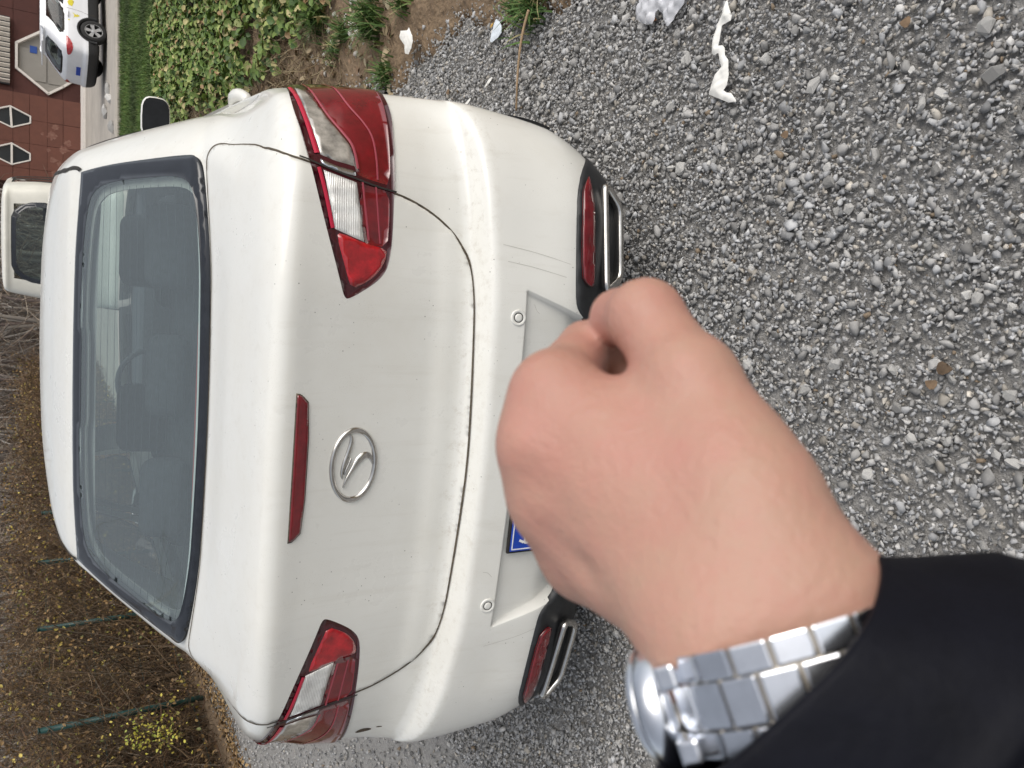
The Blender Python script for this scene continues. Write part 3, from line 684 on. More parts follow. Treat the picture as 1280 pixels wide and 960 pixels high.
        patch(S, mm([(.672, .80), (.684, .842), (.674, .838), (.660, .797), (.655, .757), (.665, .757)]), oz + .0008, .012, MT['steel'], 'divider_strip', L, skirt=.002, bev=0, dens=.01)
        m = MB()
        for q in ([(.697, .849), (.75, .862), (.84, .876), (.95, .884)], ): ribbon(S, smooth_poly(mm(q), 2, closed=False), .013, oz + .0006, None, '', None, mb=m)
        for q in ([(.664, .846), (.60, .828), (.53, .812)], ): ribbon(S, smooth_poly(mm(q), 2, closed=False), .009, oz + .0006, None, '', None, mb=m)
        m.build('red_strip', MT['redstrip'], L)
        m = MB()
        for q, wd in (([(.671, .751), (.722, .757), (.756, .779), (.812, .807), (.87, .822), (.95, .829), (1.08, .816)], .006), ([(.653, .703), (.70, .702), (.752, .706), (.79, .725), (.835, .748), (.88, .758), (.97, .765), (1.08, .76)], .005), ([(.643, .741), (.512, .726)], .005), ([(.640, .708), (.508, .698)], .004)):
            ribbon(S, smooth_poly(mm(q), 2, closed=False), wd, oz + .0012, None, '', None, mb=m)
        m.build('pale_strip', MT['pink'], L)
        ribbon(S, smooth_poly(mm([(.682, .890), (.678, .871), (.665, .821), (.650, .763), (.638, .704), (.632, .655)]), 1, closed=False), .0042, .0102, MT['seal'], 'lamp_gap', L)
    # high brake light
    cb = [(-.160, .8725), (.172, .8725), (.168, .862), (.146, .844), (-.131, .844), (-.142, .851)]
    cb = [(-.165, .8725), (.165, .8725), (.163, .862), (.140, .843), (-.140, .843), (-.163, .862)]
    patch(S, smooth_poly(cb[::-1], 1, keep=(4, 5)), .0088, .006, MT['red'], 'brake_light', root, skirt=.008, bev=.001, dens=.006)
    patch(S, smooth_poly([(p[0] * 1.02, .858 + (p[1] - .858) * 1.16) for p in cb][::-1], 1, keep=(4, 5)), .0066, .006, MT['gap'], 'brake_light_seal', root, skirt=.004, bev=.001, dens=.008)
    # emblem: chrome oval with a bird in flight ------------------------------
    def onlid(x, z, o):   # x, z offsets in metres from the emblem's centre
        uv = (np.asarray(x, float), .7315 + np.asarray(z, float)); return S(*uv) + S.normal(*uv) * np.asarray(o)[..., None] if np.ndim(o) else S(*uv) + S.normal(*uv) * o
    ax_, bz_ = .0815, .052
    EM = MB(); n = 72; ring = []
    sect = [(-.0068, .0040), (-.0050, .0078), (-.0012, .0100), (.0030, .0098), (.0062, .0075), (.0070, .0040)]
    th = np.linspace(0, 2 * math.pi, n, endpoint=False); V = []
    for dr, h in sect: V.append(onlid((ax_ + dr) * np.cos(th), (bz_ + dr * .9) * np.sin(th), h))
    Fc = [(i * n + j, i * n + (j + 1) % n, (i + 1) * n + (j + 1) % n, (i + 1) * n + j) for i in range(len(sect) - 1) for j in range(n)]
    E = EM.add(np.concatenate(V), Fc).build('emblem', MT['chrome'], root, True)
    def stroke(pts):
        P = np.array([(-(y - 490) / 360 * .0865, -(x - 650) / 230 * .0545, w_ / 230 * .0545) for x, y, w_ in pts])
        k = np.arange(len(P), dtype=float); d = makima_slopes(k, P); q = hermite(k, P, d, np.linspace(0, len(P) - 1, 30))
        T = np.gradient(q[:, :2], axis=0); T /= np.linalg.norm(T, axis=1, keepdims=True); Nn = np.stack([-T[:, 1], T[:, 0]], 1); V = []
        for f_, h in ((-.5, .0035), (-.42, .0065), (0, .0098), (.42, .0065), (.5, .0035)):
            c_ = q[:, :2] + Nn * (q[:, 2:3] * f_); V.append(onlid(c_[:, 0], c_[:, 1], h))
        m = 30; return np.concatenate(V), [(r * m + i, r * m + i + 1, (r + 1) * m + i + 1, (r + 1) * m + i) for r in range(4) for i in range(m - 1)]
    b = MB()
    for st in ([(602, 200, 28), (612, 270, 48), (588, 370, 52), (555, 470, 48), (537, 560, 36), (541, 615, 6)], [(612, 415, 6), (603, 465, 28), (578, 530, 30), (556, 575, 6)], [(553, 700, 6), (590, 615, 34), (640, 535, 50), (700, 445, 74), (755, 400, 76), (800, 405, 60), (832, 450, 36), (842, 492, 12)]):
        b.add(*stroke(st))
    b.build('bird', MT['chrome'], E, True)
    # parking sensors
    for s_ in (1, -1):
        uv = (s_ * .365, .346); P = S(*uv)[0]; N = S.normal(*uv)[0]
        g = MB().lathe([(.0195, -.002), (.0195, .0018), (.0178, .0026), (.0125, .0024), (.0118, .0012)], P, N, 28).build('parking_sensor', MT['paint'], root, True)
        MB().lathe([(.0120, .0005), (.0120, .0018), (.0098, .0018), (.0098, .0005)], P, N, 28).build('sensor_ring', MT['seal'], g, True)
        MB().lathe([(.0097, .0002), (.0097, .0022), (.006, .0027), (0, .0027)], P, N, 24).build('sensor_face', MT['paint'], g, True)
    # black valance, reflectors, exhaust trims ------------------------------
    v = [(0, .140), (.34, .140), (.366, .150), (.382, .176), (.402, .192), (.434, .198), (.54, .2005), (.656, .199), (.719, .182), (.797, .137), (.865, .095), (.92, .05), (.95, -.02), (.93, -.06), (.7, -.075), (0, -.075)]
    vv = smooth_poly(v[::-1] + [(-p[0], p[1]) for p in v[1:-1]], 1)
    VAL = patch(S, vv, .0060, .012, MT['black'], 'lower_valance', root, skirt=.016, bev=.003, dens=.012,
                offfn=lambda UV: .012 * (1 - np.clip((np.abs(UV[:, 1] - .055) - .012) / .02, 0, 1)) * (np.abs(UV[:, 0]) > .40) * 0)
    for s_ in (1, -1):
        mm = (lambda q: q) if s_ > 0 else (lambda q: mir(q))
        rf = [(.742, .150), (.715, .170), (.690, .181), (.627, .189), (.481, .188), (.460, .172), (.453, .153), (.464, .146), (.609, .151), (.700, .148)]
        patch(S, smooth_poly(mm(rf), 1, keep=(0,)), .0145, .008, MT['red'], 'reflector', VAL, skirt=.006, bev=.0015, dens=.008)
        ribbon(S, dense(smooth_poly(mm(rf), 1), .01), .005, .0120, MT['seal'], 'reflector_edge', VAL, closed=True)
        # chrome loop: upper bar on the surface, lower bar tucked under, slanted ends
        A0 = S(s_ * .740, .100)[0]; A1 = S(s_ * .447, .108)[0]; B0 = S(s_ * .690, .046)[0]; B1 = S(s_ * .478, .042)[0]
        off = np.array([0, -.022, 0]); off2 = np.array([0, -.022, 0])
        c = [A0 + off, A1 + off, B1 + off2, B0 + off2]
        c[0] = c[0] + np.array([s_ * .004, 0, 0])
        loop = []
        for i in range(4):
            p0, p1, p2 = c[i - 1], c[i], c[(i + 1) % 4]; d0 = (p0 - p1); d0 *= .022 / np.linalg.norm(d0); d1 = (p2 - p1); d1 *= .022 / np.linalg.norm(d1)
            for u in np.linspace(0, 1, 6): loop.append((1 - u) ** 2 * (p1 + d0) + 2 * u * (1 - u) * p1 + u * u * (p1 + d1))
        # let the upper bar follow the bumper's curve
        L2 = []
        for i in range(len(loop)):
            p, q = loop[i], loop[(i + 1) % len(loop)]; k = max(1, int(np.linalg.norm(q - p) / .02))
            for j in range(k):
                u = p + (q - p) * j / k; L2.append(u)
        L2 = np.array(L2); n = len(L2); ctr = L2.mean(0)
        T = np.roll(L2, -1, 0) - np.roll(L2, 1, 0); T /= np.linalg.norm(T, axis=1, keepdims=True)
        nrm = np.array([0, -1., .18]); nrm /= np.linalg.norm(nrm)
        V = []; sec = [(-.011, .0), (-.0105, .012), (-.005, .0185), (.003, .0175), (.0085, .008), (.0085, -.035)]
        for dq, h in sec:
            W_ = np.cross(nrm, T) * s_; W_ /= np.linalg.norm(W_, axis=1, keepdims=True)
            sgn = np.sign(((L2 - ctr) * W_).sum(1)).mean()
            V.append(L2 - W_ * sgn * dq + nrm * h)
        Fc = [(r * n + i, r * n + (i + 1) % n, (r + 1) * n + (i + 1) % n, (r + 1) * n + i) for r in range(len(sec) - 1) for i in range(n)]
        ex = mk('exhaust_trim', np.concatenate(V), Fc, MT['chrome'], VAL)
        V = np.concatenate([L2 - nrm * .03, [ctr - nrm * .04]]); Fc = [(i, (i + 1) % n, n) for i in range(n)]
        mk('exhaust_cavity', V, Fc, MT['cavity'], VAL)
    # black mud flap behind each rear wheel
    for s_ in (1, -1):
        m = MB(); V = []
        zz_ = np.linspace(.50, .17, 9)
        for z_ in zz_:
            k_ = (z_ - .17) / .33; yb = .43 + .10 * (1 - k_) ** 2
            for x_, y_ in ((.80, yb + .03), (.908 - .030 * k_ ** 3, yb), (.916 - .030 * k_ ** 3, yb + .06), (.80, yb + .09)): V.append((s_ * x_, y_, z_))
        Fc = [(4 * i + j, 4 * i + (j + 1) % 4, 4 * i + 4 + (j + 1) % 4, 4 * i + 4 + j) for i in range(8) for j in range(4)] + [(3, 2, 1, 0), (32, 33, 34, 35)]
        m.add(V, Fc); m.build('mud_flap', MT['black'], root, True)
    # number plate in its recess
    q0 = S(0, .308)[0]; pl = MB(); pc = np.array([0, q0[1] + .004, .447])
    Mx = Matrix.Rotation(R(-3), 3, 'X'); Mx = np.array(Mx)
    pl.box(pc, (.452, .008, .152), Mx, .002); PB = pl.build('plate_holder', MT['seal'], root)
    pm = MB().box(pc + [0, -.0065, .001], (.44, .003, .140), Mx, .0012).build('number_plate', MT['blue'], PB)
    m = MB()
    fr_ = pc + np.array([0, -.0088, .001])
    for cx_, cz_, w_, h_ in ((0, .0655, .430, .0026), (0, -.0655, .430, .0026), (.2140, 0, .0026, .1284), (-.2140, 0, .0026, .1284)):
        m.box(fr_ + Mx @ np.array([cx_, 0, cz_]), (w_, .0012, h_), Mx)
    m.build('plate_line', MT['white'], pm)
    def text(body, size, loc, mat, parent, name, xscale=1.):
        cu = bpy.data.curves.new(name, 'FONT'); cu.body = body; cu.size = size; cu.extrude = .0006; cu.align_x = 'CENTER'; cu.align_y = 'CENTER'
        cu.offset = .0008
        o = bpy.data.objects.new(name, cu); COL.objects.link(o); o.matrix_basis = Matrix.Translation(loc) @ Matrix.Rotation(R(90 - 3), 4, 'X') @ Matrix.Scale(xscale, 4, (1, 0, 0))
        bpy.context.view_layer.update(); dg = bpy.context.evaluated_depsgraph_get(); me = bpy.data.meshes.new_from_object(o.evaluated_get(dg)); me.transform(o.matrix_basis)
        bpy.data.objects.remove(o); me.materials.clear(); me.materials.append(mat)
        o2 = bpy.data.objects.new(name, me); COL.objects.link(o2); o2.parent = parent; o2.matrix_parent_inverse = world_of(parent).inverted(); return o2
    # province character built stroke by stroke (only its top shows past the hand)
    m = MB(); cz = pc + np.array([-.178, -.0088, .002])
    def bar(x0, z0, x1, z1, w_=.0062):
        d = np.array([x1 - x0, z1 - z0]); L_ = np.linalg.norm(d); an = math.atan2(d[1], d[0]); Rm = np.array(Matrix.Rotation(-an, 3, 'Y'))
        m.box(cz + np.array([(x0 + x1) / 2, 0, (z0 + z1) / 2]), (L_, .0012, w_), Mx @ Rm)
    bar(-.012, .046, -.018, .034); bar(-.020, .030, -.004, .030); bar(-.020, .030, -.020, -.010); bar(-.004, .030, -.004, -.010); bar(-.020, .011, -.004, .011); bar(-.020, -.010, -.004, -.010)
    bar(.011, .047, .013, .038); bar(.001, .034, .024, .034); bar(.001, .034, .000, .022); bar(.024, .034, .023, .024); bar(.005, .020, .020, .020); bar(.001, .006, .024, .006); bar(.009, .006, .003, -.036); bar(.015, .006, .016, -.030); bar(.016, -.032, .026, -.032)
    m.build('plate_character', MT['white'], pm)
    # wing mirrors
    for s_ in (1, -1):
        P = np.array([s_ * .968, 2.62, 1.030]); m = MB(); prof = []
        nu = 20; V = []; lay = [(0, .0), (.35, .045), (.7, .075), (.92, .092), (1.0, .085)]
        for fr2, dep in ((.93, -.004), (1.0, .004), (1.0, .02), (.94, .055), (.7, .085), (.3, .10), (.02, .103)):
            for j in range(nu):
                q = 2 * math.pi * j / nu; cxx = math.copysign(abs(math.cos(q)) ** .55, math.cos(q)); czz = math.copysign(abs(math.sin(q)) ** .6, math.sin(q))
                V.append(P + np.array([s_ * .100 * cxx * fr2, dep, .064 * czz * fr2 * (1 - .18 * (cxx < 0) * 0)]))
        Fc = [(i * nu + j, i * nu + (j + 1) % nu, (i + 1) * nu + (j + 1) % nu, (i + 1) * nu + j) for i in range(6) for j in range(nu)] + [tuple(6 * nu + j for j in range(nu))]
        if s_ < 0: Fc = [f[::-1] for f in Fc]
        m.add(V, Fc); mo = m.build('wing_mirror', MT['paint'], root, True)
        V = []
        for j in range(nu):
            q = 2 * math.pi * j / nu; cxx = math.copysign(abs(math.cos(q)) ** .55, math.cos(q)); czz = math.copysign(abs(math.sin(q)) ** .6, math.sin(q))
            V.append(P + np.array([s_ * .100 * cxx * .93, -.003, .064 * czz * .93]))
        mk('mirror_glass', V, [tuple(range(nu))], MT['frit'], mo, False)
        m = MB(); m.tube([P + [-s_ * .07, .05, -.05], P + [-s_ * .17, .07, -.07]], .025, 10); m.build('mirror_arm', MT['black'], mo, True)
    # interior -------------------------------------------------------------
    lin = K(np.arange(0, .6, .06), np.arange(.6, 5.71, .12)); la = np.concatenate([-lin[::-1], lin[1:]]); lt = np.arange(.95, 2.701, .05)
    grid_body(S, la, lt, lambda a_, t_: skip(a_, t_) | (np.abs(a_) < .62) & (t_ < 1.42), [MT['liner']], lambda a_, t_: np.zeros(len(a_), int), 'headliner', root, lambda A, T: (A, T, np.full(A.shape, .030)))
    def cushion(c, d, rx, name, mat, bev=.05):
        bm = bmesh.new(); bmesh.ops.create_cube(bm, size=1)
        for v_ in bm.verts: v_.co = Vector((v_.co.x * d[0], v_.co.y * d[1], v_.co.z * d[2]))
        bmesh.ops.bevel(bm, geom=bm.edges[:], offset=bev, segments=4, affect='EDGES', profile=.5)
        bmesh.ops.transform(bm, matrix=Matrix.Translation(c) @ Matrix.Rotation(R(rx), 4, 'X'), verts=bm.verts)
        V = [v_.co[:] for v_ in bm.verts]; bm.verts.index_update(); Fc = [[v_.index for v_ in f.verts] for f in bm.faces]; bm.free()
        return mk(name, V, Fc, mat, root)
    m = MB(); m.box((0, .86, 1.02), (1.30, .62, .03), None, .01); m.build('parcel_shelf', MT['seat'], root)
    m = MB(); m.box((0.0, .60, 1.150), (.50, .012, .016), None, .005); m.build('shelf_edge', MT['redcloth'], root)
    cushion((0, 1.22, .80), (1.26, .20, .66), -14, 'rear_seat', MT['seat'])
    for x_ in (-.42, 0, .42): cushion((x_, 1.16, 1.15), (.27, .11, .15 if x_ else .13), -10, 'headrest', MT['seat'], .045)
    cushion((0, 1.6, .50), (1.26, .6, .2), 0, 'rear_bench', MT['seat'])
    for x_ in (-.36, .36):
        cushion((x_, 2.15, .76), (.50, .16, .62), -14, 'front_seat', MT['seat'], .06)
        cushion((x_, 2.06, 1.12), (.30, .12, .20), -10, 'headrest', MT['seat'], .05)
        cushion((x_, 2.5, .50), (.50, .55, .18), 0, 'front_seat', MT['seat'], .06)
    m = MB(); m.box((0, 3.2, .90), (1.36, .55, .28), None, .06); m.build('dashboard', MT['seat'], root)
    m = MB(); q = np.linspace(0, 2 * math.pi, 30); m.tube([(-.36 + .185 * math.cos(u), 2.80 + .06 * math.sin(u), .98 + .17 * math.sin(u)) for u in q], .014, 8); m.build('steering_wheel', MT['seat'], root, True)
    m = MB(); m.box((.0, 2.47, 1.325), (.25, .03, .075), None, .014); m.tube([(0, 2.50, 1.33), (0, 2.56, 1.385)], .012); m.build('rear_view_mirror', MT['seat'], root)
    for s_ in (1, -1):
        m = MB(); m.box((s_ * .775, 2.0, .80), (.05, 2.5, .46), None, .02); m.build('door_trim', MT['trim'], root)
    m = MB(); m.tube([(.80, 3.0, 1.02), (.8, 2.6, 1.0)], .01)
    # scuff on the left rear corner
    mt = material('bare_scuff', (.085, .06, .04), rough=.9, var=.5, vscale=120)
    for poly in ([(-.832, .604), (-.815, .606), (-.800, .592), (-.806, .565), (-.818, .556), (-.826, .570)], [(-.808, .548), (-.801, .545), (-.803, .528), (-.809, .530)]):
        patch(S, smooth_poly(poly, 1), .0006, .008, mt, 'scuff', root, skirt=0, bev=0, dens=.004)
    # thin scratches
    mt2 = material('grey_scratch', (.46, .44, .40), rough=.9)
    for pts in ([(.540, .385), (.528, .30), (.508, .215)], [(.500, .375), (.492, .31), (.474, .225)], [(-.492, .335), (-.474, .26), (-.452, .20)], [(.40, .306), (.385, .300), (.378, .292)], [(-.27, .372), (-.272, .358), (-.285, .346)]):
        ribbon(S, smooth_poly(pts, 2, closed=False), .0009, .0006, mt2, 'scratch', root)
    return root, S
SED, SEDS = sedan()
# ---------------------------------------------------------------- outstretched arm
def arm():
    ORG = Matrix(((RGT[0], CUP[0], AXIS[0], CAM[0]), (RGT[1], CUP[1], AXIS[1], CAM[1]), (RGT[2], CUP[2], AXIS[2], CAM[2]), (0, 0, 0, 1)))
    # joints in metres: x = right, y = up, z = away from the eye
    def J(px, py, D): return np.array([(480 - py) / FPX * D, (640 - px) / FPX * D, D])
    caps = []      # a, b, ra, rb, blend
    def cap(a, b, ra, rb, k=.006): caps.append((np.array(a), np.array(b), ra, rb, k))
    wr_r, wr_u = J(1012, 745, .207), J(895, 797, .209)
    Wm = (wr_r + wr_u) / 2
    elbow = np.array([-.215, -.285, .135])
    ca_r, ca_u = J(958, 668, .213), J(858, 752, .219)
    mcp = [J(693, 492, .262), J(678, 556, .257), J(690, 625, .2605), J(728, 700, .268)]
    car = [ca_r, ca_r * .67 + ca_u * .33, ca_r * .33 + ca_u * .67, ca_u]
    for m_, c_, r in zip(mcp, car, (.0135, .0135, .0128, .0118)):
        cap(c_ + [0, 0, .001], m_ + [0, 0, .001], .0150, r, .010)
        cap(c_ + [0, 0, .012], m_ + [0, 0, .014], .0150, r, .010)      # palm side
    for i in range(3):
        cap((car[i] + car[i + 1]) / 2 + [0, 0, .003], (mcp[i] + mcp[i + 1]) / 2 * .97 + (car[i] + car[i + 1]) / 2 * .03 + [0, 0, .003], .0150, .0126, .012)
    # wrist and forearm
    for q, r in ((wr_r, .0180), (wr_u, .0172), ((wr_r + wr_u) / 2, .0185)):
        e_ = q + (elbow - Wm) * .62
        cap(q, e_, r, r * 1.25, .012)
    cap(wr_r, ca_r, .0180, .0162, .012); cap(wr_u, ca_u, .0172, .0150, .012); cap(Wm, (ca_r + ca_u) / 2, .0185, .016, .012)
    # fingers closed into the palm: proximal, middle, end bone each
    F4 = [[J(733, 437, .296), J(795, 462, .312), J(828, 500, .302)], [J(722, 522, .303), J(780, 545, .313), J(812, 560, .300)],
          [J(732, 600, .304), J(785, 612, .312), J(815, 620, .299)], [J(762, 680, .304), J(805, 685, .309), J(828, 688, .298)]]
    for m_, f_, s_ in zip(mcp, F4, (1, 1, .95, .85)):
        cap(m_, f_[0], .0132 * s_, .0112 * s_, .0035); cap(f_[0], f_[1], .0110 * s_, .0098 * s_, .003); cap(f_[1], f_[2], .0098 * s_, .0088 * s_, .003)
        caps.append((m_ + [0, 0, -.0012], m_ + [0, 0, -.0012], .0118 * s_, .0118 * s_, .010))   # knuckle
    # thumb, lying over the index finger
    t0, t1, t2, t3 = J(935, 608, .222), J(864, 484, .243), J(808, 398, .264), J(772, 396, .284)
    cap(t0, t1, .0195, .0150, .010); cap(t1, t2, .0145, .0128, .004); cap(t2, t3, .0128, .0108, .003)
    caps.append((t1 + [.002, .001, -.002], t1, .0145, .0145, .006)); caps.append((t2 + [.001, .001, -.002], t2, .0122, .0122, .004))
    cap(J(775, 450, .304), J(808, 500, .296), .0100, .0110, .004)      # index finger's inner side closing the hollow
    # muscle between thumb and index metacarpal
    cap(J(905, 585, .228), J(800, 515, .250), .0165, .0105, .010)
    h = .0016
    allp = np.array([c[0] for c in caps] + [c[1] for c in caps]); lo = allp.min(0) - .028; hi = allp.max(0) + .028
    n = np.ceil((hi - lo) / h).astype(int); ax = [lo[i] + h * np.arange(n[i]) for i in range(3)]
    X, Y, Z = np.meshgrid(*ax, indexing='ij'); P = np.stack([X, Y, Z], -1).astype(np.float32)
    D = np.full(X.shape, 1., np.float32)
    for a, b, ra, rb, k in caps:
        mn = np.minimum(a, b) - max(ra, rb) - .022; mx = np.maximum(a, b) + max(ra, rb) + .022
        i0 = np.clip(np.floor((mn - lo) / h).astype(int), 0, n); i1 = np.clip(np.ceil((mx - lo) / h).astype(int), 0, n)
        sl_ = tuple(slice(i0[i], i1[i]) for i in range(3)); p = P[sl_]
        ab = (b - a).astype(np.float32); L2 = float(ab @ ab)
        tt = np.clip(((p - a.astype(np.float32)) @ ab) / L2, 0, 1) if L2 > 1e-10 else np.zeros(p.shape[:3], np.float32)
        d = np.linalg.norm(p - a.astype(np.float32) - tt[..., None] * ab, axis=-1) - (ra + (rb - ra) * tt)
        o = D[sl_]; hh = np.clip(k - np.abs(o - d), 0, None) / k
        D[sl_] = np.minimum(o, d) - hh * hh * k * .25
    # grooves: shallow furrow between ring and little-finger metacarpals, skin folds at the wrist and thumb
    def groove(pts, r, depth):
        nonlocal D
        for a, b in zip(pts[:-1], pts[1:]):
            mn = np.minimum(a, b) - r * 2; mx = np.maximum(a, b) + r * 2
            i0 = np.clip(np.floor((mn - lo) / h).astype(int), 0, n); i1 = np.clip(np.ceil((mx - lo) / h).astype(int), 0, n)
            sl_ = tuple(slice(i0[i], i1[i]) for i in range(3)); p = P[sl_]; ab = (b - a).astype(np.float32); L2 = float(ab @ ab)
            tt = np.clip(((p - a.astype(np.float32)) @ ab) / L2, 0, 1); d = np.linalg.norm(p - a.astype(np.float32) - tt[..., None] * ab, axis=-1)
            D[sl_] = np.maximum(D[sl_], D[sl_] + depth * np.exp(-(d / r) ** 2))
    groove([J(688, 662, .246), J(740, 705, .236), J(800, 745, .222)], .006, .0013)
    groove([J(668, 590, .242), J(720, 640, .238)], .007, .0012); groove([J(662, 525, .243), J(715, 570, .238)], .007, .0010)
    # surface nets
    s = D < 0; c = np.zeros([n[i] - 1 for i in range(3)], int)
    for i in (0, 1):
        for j in (0, 1):
            for k in (0, 1): c += s[i:n[0] - 1 + i, j:n[1] - 1 + j, k:n[2] - 1 + k]
    act = (c > 0) & (c < 8); idx = -np.ones(act.shape, int); cells = np.argwhere(act); idx[act] = np.arange(len(cells))
    acc = np.zeros((len(cells), 3)); cnt = np.zeros(len(cells)); 
    corner = [(i, j, k) for i in (0, 1) for j in (0, 1) for k in (0, 1)]
    for u in range(8):
        for v in range(u + 1, 8):
            cu, cv = np.array(corner[u]), np.array(corner[v])
            if np.abs(cu - cv).sum() != 1: continue
            du = D[tuple((cells + cu).T)]; dv = D[tuple((cells + cv).T)]; m = (du < 0) != (dv < 0)
            f = np.where(m, du / np.where(m, du - dv, 1), 0)
            acc += np.where(m[:, None], cu + (cv - cu) * f[:, None], 0); cnt += m
    V = (cells + acc / cnt[:, None]) * h + lo
    Q = []
    for ax_ in range(3):
        e = [0, 0, 0]; e[ax_] = 1
        A = s[:n[0] - e[0], :n[1] - e[1], :n[2] - e[2]]; B = s[e[0]:, e[1]:, e[2]:]
        g = np.argwhere(A != B); o1, o2 = [(1, 2), (2, 0), (0, 1)][ax_]
        ok = (g[:, o1] > 0) & (g[:, o2] > 0) & (g[:, o1] < n[o1] - 1) & (g[:, o2] < n[o2] - 1); g = g[ok]
        d1 = np.zeros(3, int); d1[o1] = 1; d2 = np.zeros(3, int); d2[o2] = 1
        q = np.stack([idx[tuple(g.T)], idx[tuple((g - d1).T)], idx[tuple((g - d1 - d2).T)], idx[tuple((g - d2).T)]], 1)
        fl = s[tuple(g.T)]; q[~fl] = q[~fl][:, ::-1]; Q.append(q)
    Q = np.concatenate(Q)
    # light smoothing
    for it in range(5):
        S_ = np.zeros_like(V); C_ = np.zeros(len(V))
        for a_, b_ in ((0, 1), (1, 2), (2, 3), (3, 0)):
            np.add.at(S_, Q[:, a_], V[Q[:, b_]]); np.add.at(S_, Q[:, b_], V[Q[:, a_]]); np.add.at(C_, Q[:, a_], 1); np.add.at(C_, Q[:, b_], 1)
        V = V * .45 + .55 * S_ / C_[:, None]
    Mw = np.array(ORG); VW = V @ Mw[:3, :3].T + Mw[:3, 3]
    # handedness: right, up, away is a left-handed triple seen from outside, so flip the faces if needed
    if np.linalg.det(Mw[:3, :3]) < 0: Q = Q[:, ::-1]
    o = mk('person', VW, Q, MT['skin'])
    tag(o, "bare left fist with watch and black sleeve, reaching in front of the white car's bumper", 'person')
    fl = np.zeros(len(V))
    for q, r, a in [(mcp[0], .016, .45), (mcp[1], .017, .5), (mcp[2], .016, .4), (mcp[3], .015, .45), (t3, .016, .55), (t2, .013, .35), (F4[0][0], .012, .4), (J(800, 560, .23), .022, .22), (J(790, 470, .27), .016, .7)]:
        fl = np.maximum(fl, a * np.exp(-(np.linalg.norm(V - q - [0, 0, -.008], axis=1) / r) ** 2 * .7))
    at = o.data.attributes.new('flush', 'FLOAT', 'POINT'); at.data.foreach_set('value', fl.astype(np.float32))
    # thumb nail
    # sleeve ----------------------------------------------------------------
    dirA = (elbow - Wm) / np.linalg.norm(elbow - Wm)
    c0 = J(1006, 870, .1965); c1 = elbow + [0, 0, .01]; c2 = np.array([-.235, -.47, -.05]); c3 = np.array([-.22, -.60, -.22])
    key = np.array([c0, c0 + (c1 - c0) * .33, c0 + (c1 - c0) * .66, c1, (c1 + c2) / 2 + [0, -.02, -.01], c2, c3]); kk = np.arange(len(key), dtype=float)
    q = np.linspace(0, 6, 170); path = hermite(kk, key, makima_slopes(kk, key), q)
    rad = np.interp(q, [0, .30, .48, .75, 1.1, 2, 3, 4, 6], [.0415, .0428, .0500, .0610, .0690, .072, .074, .074, .078])
    T = np.gradient(path, axis=0); T /= np.linalg.norm(T, axis=1, keepdims=True)
    u = np.array([.9, -.4, 0.]); nv = 96; V2 = []
    tilt = np.array([0, 0, 0.])
    rr = np.random.default_rng(5); ph = rr.uniform(0, 6.28, 8)
    for i in range(len(q)):
        u = u - T[i] * (u @ T[i]); u /= np.linalg.norm(u); v = np.cross(T[i], u)
        a_ = np.linspace(0, 2 * math.pi, nv, endpoint=False); s_ = q[i]
        cuff = s_ < .42
        wv = (.0030 * np.sin(3 * a_ + 9 * s_ + ph[0]) + .0040 * np.sin(2 * a_ - 14 * s_ + ph[1]) + .0022 * np.sin(7 * a_ + 22 * s_ + ph[2]) - .0075 * np.abs(np.sin(6.5 * s_ + 1.3 * np.sin(a_ + ph[3]) + .5 * np.sin(3 * a_))) ** 6 + .003) * min(1, max(0, (s_ - .36) / .3))
        seam = -.0085 * math.exp(-((s_ - .43) / .03) ** 2)
        puff = .0045 * abs(math.sin(s_ * 3.6 + .7)) if s_ > .45 else 0
        r_ = rad[i] + wv + seam + puff + (.0012 * np.sin(5 * a_ + ph[4]) if cuff else 0)
        sq = 1 - .10 * np.sin(a_) ** 2
        ring_ = path[i] + (r_ * sq)[:, None] * (np.cos(a_)[:, None] * u + np.sin(a_)[:, None] * v)
        wd_ = np.array([.83, -.56, 0.]); sp_ = np.clip((ring_ - path[i]) @ wd_, 0, None)      # padding bulges on the thumb side
        ring_ = ring_ + wd_ * (sp_ * .37 * min(1, max(0, s_ / .26)))[:, None]
        if s_ < 1.2:      # the cuff is pulled askew: longer on the outer side of the wrist
            ss = (ring_ - path[i]) @ np.array([-.83, .56, 0]) + .045
            ring_ = ring_ - T[i] * (np.clip(ss, 0, .08) * .22 * (1 - s_ / 1.2))[:, None]
        V2.append(ring_)
    # rolled cuff edge and inside
    first = V2[0]; cen = path[0]
    inn = [cen + (first - cen) * f + T[0] * z for f, z in ((.985, -.0022), (.955, -.0026), (.925, -.0008), (.91, .004), (.90, .05))]
    rows = inn[::-1] + V2; rows[4] = inn[0]
    m = len(rows); V3 = np.concatenate(rows); Fc = [(i * nv + j, i * nv + (j + 1) % nv, (i + 1) * nv + (j + 1) % nv, (i + 1) * nv + j) for i in range(m - 1) for j in range(nv)]
    Fc.append(tuple((m - 1) * nv + j for j in range(nv)))
    if np.linalg.det(Mw[:3, :3]) < 0: Fc = [f[::-1] for f in Fc]
    VW2 = V3 @ Mw[:3, :3].T + Mw[:3, 3]
    mk('sleeve', VW2, Fc, MT['jacket'], o)
    # watch ------------------------------------------------------------------
    e1 = np.array([.36, -.93, -.24]); e1 /= np.linalg.norm(e1); nW = np.array([-.90, -.36, -.30]); nW = nW - e1 * (nW @ e1); nW /= np.linalg.norm(nW)
    e2 = np.cross(e1, nW); e2 *= -np.sign(e2[2])          # towards the eye
    Cw = J(1003, 834, .2010); A_, B_ = .0338, .0285
    def toW(v): return v @ Mw[:3, :3].T + Mw[:3, 3]
    base = toW(Cw)
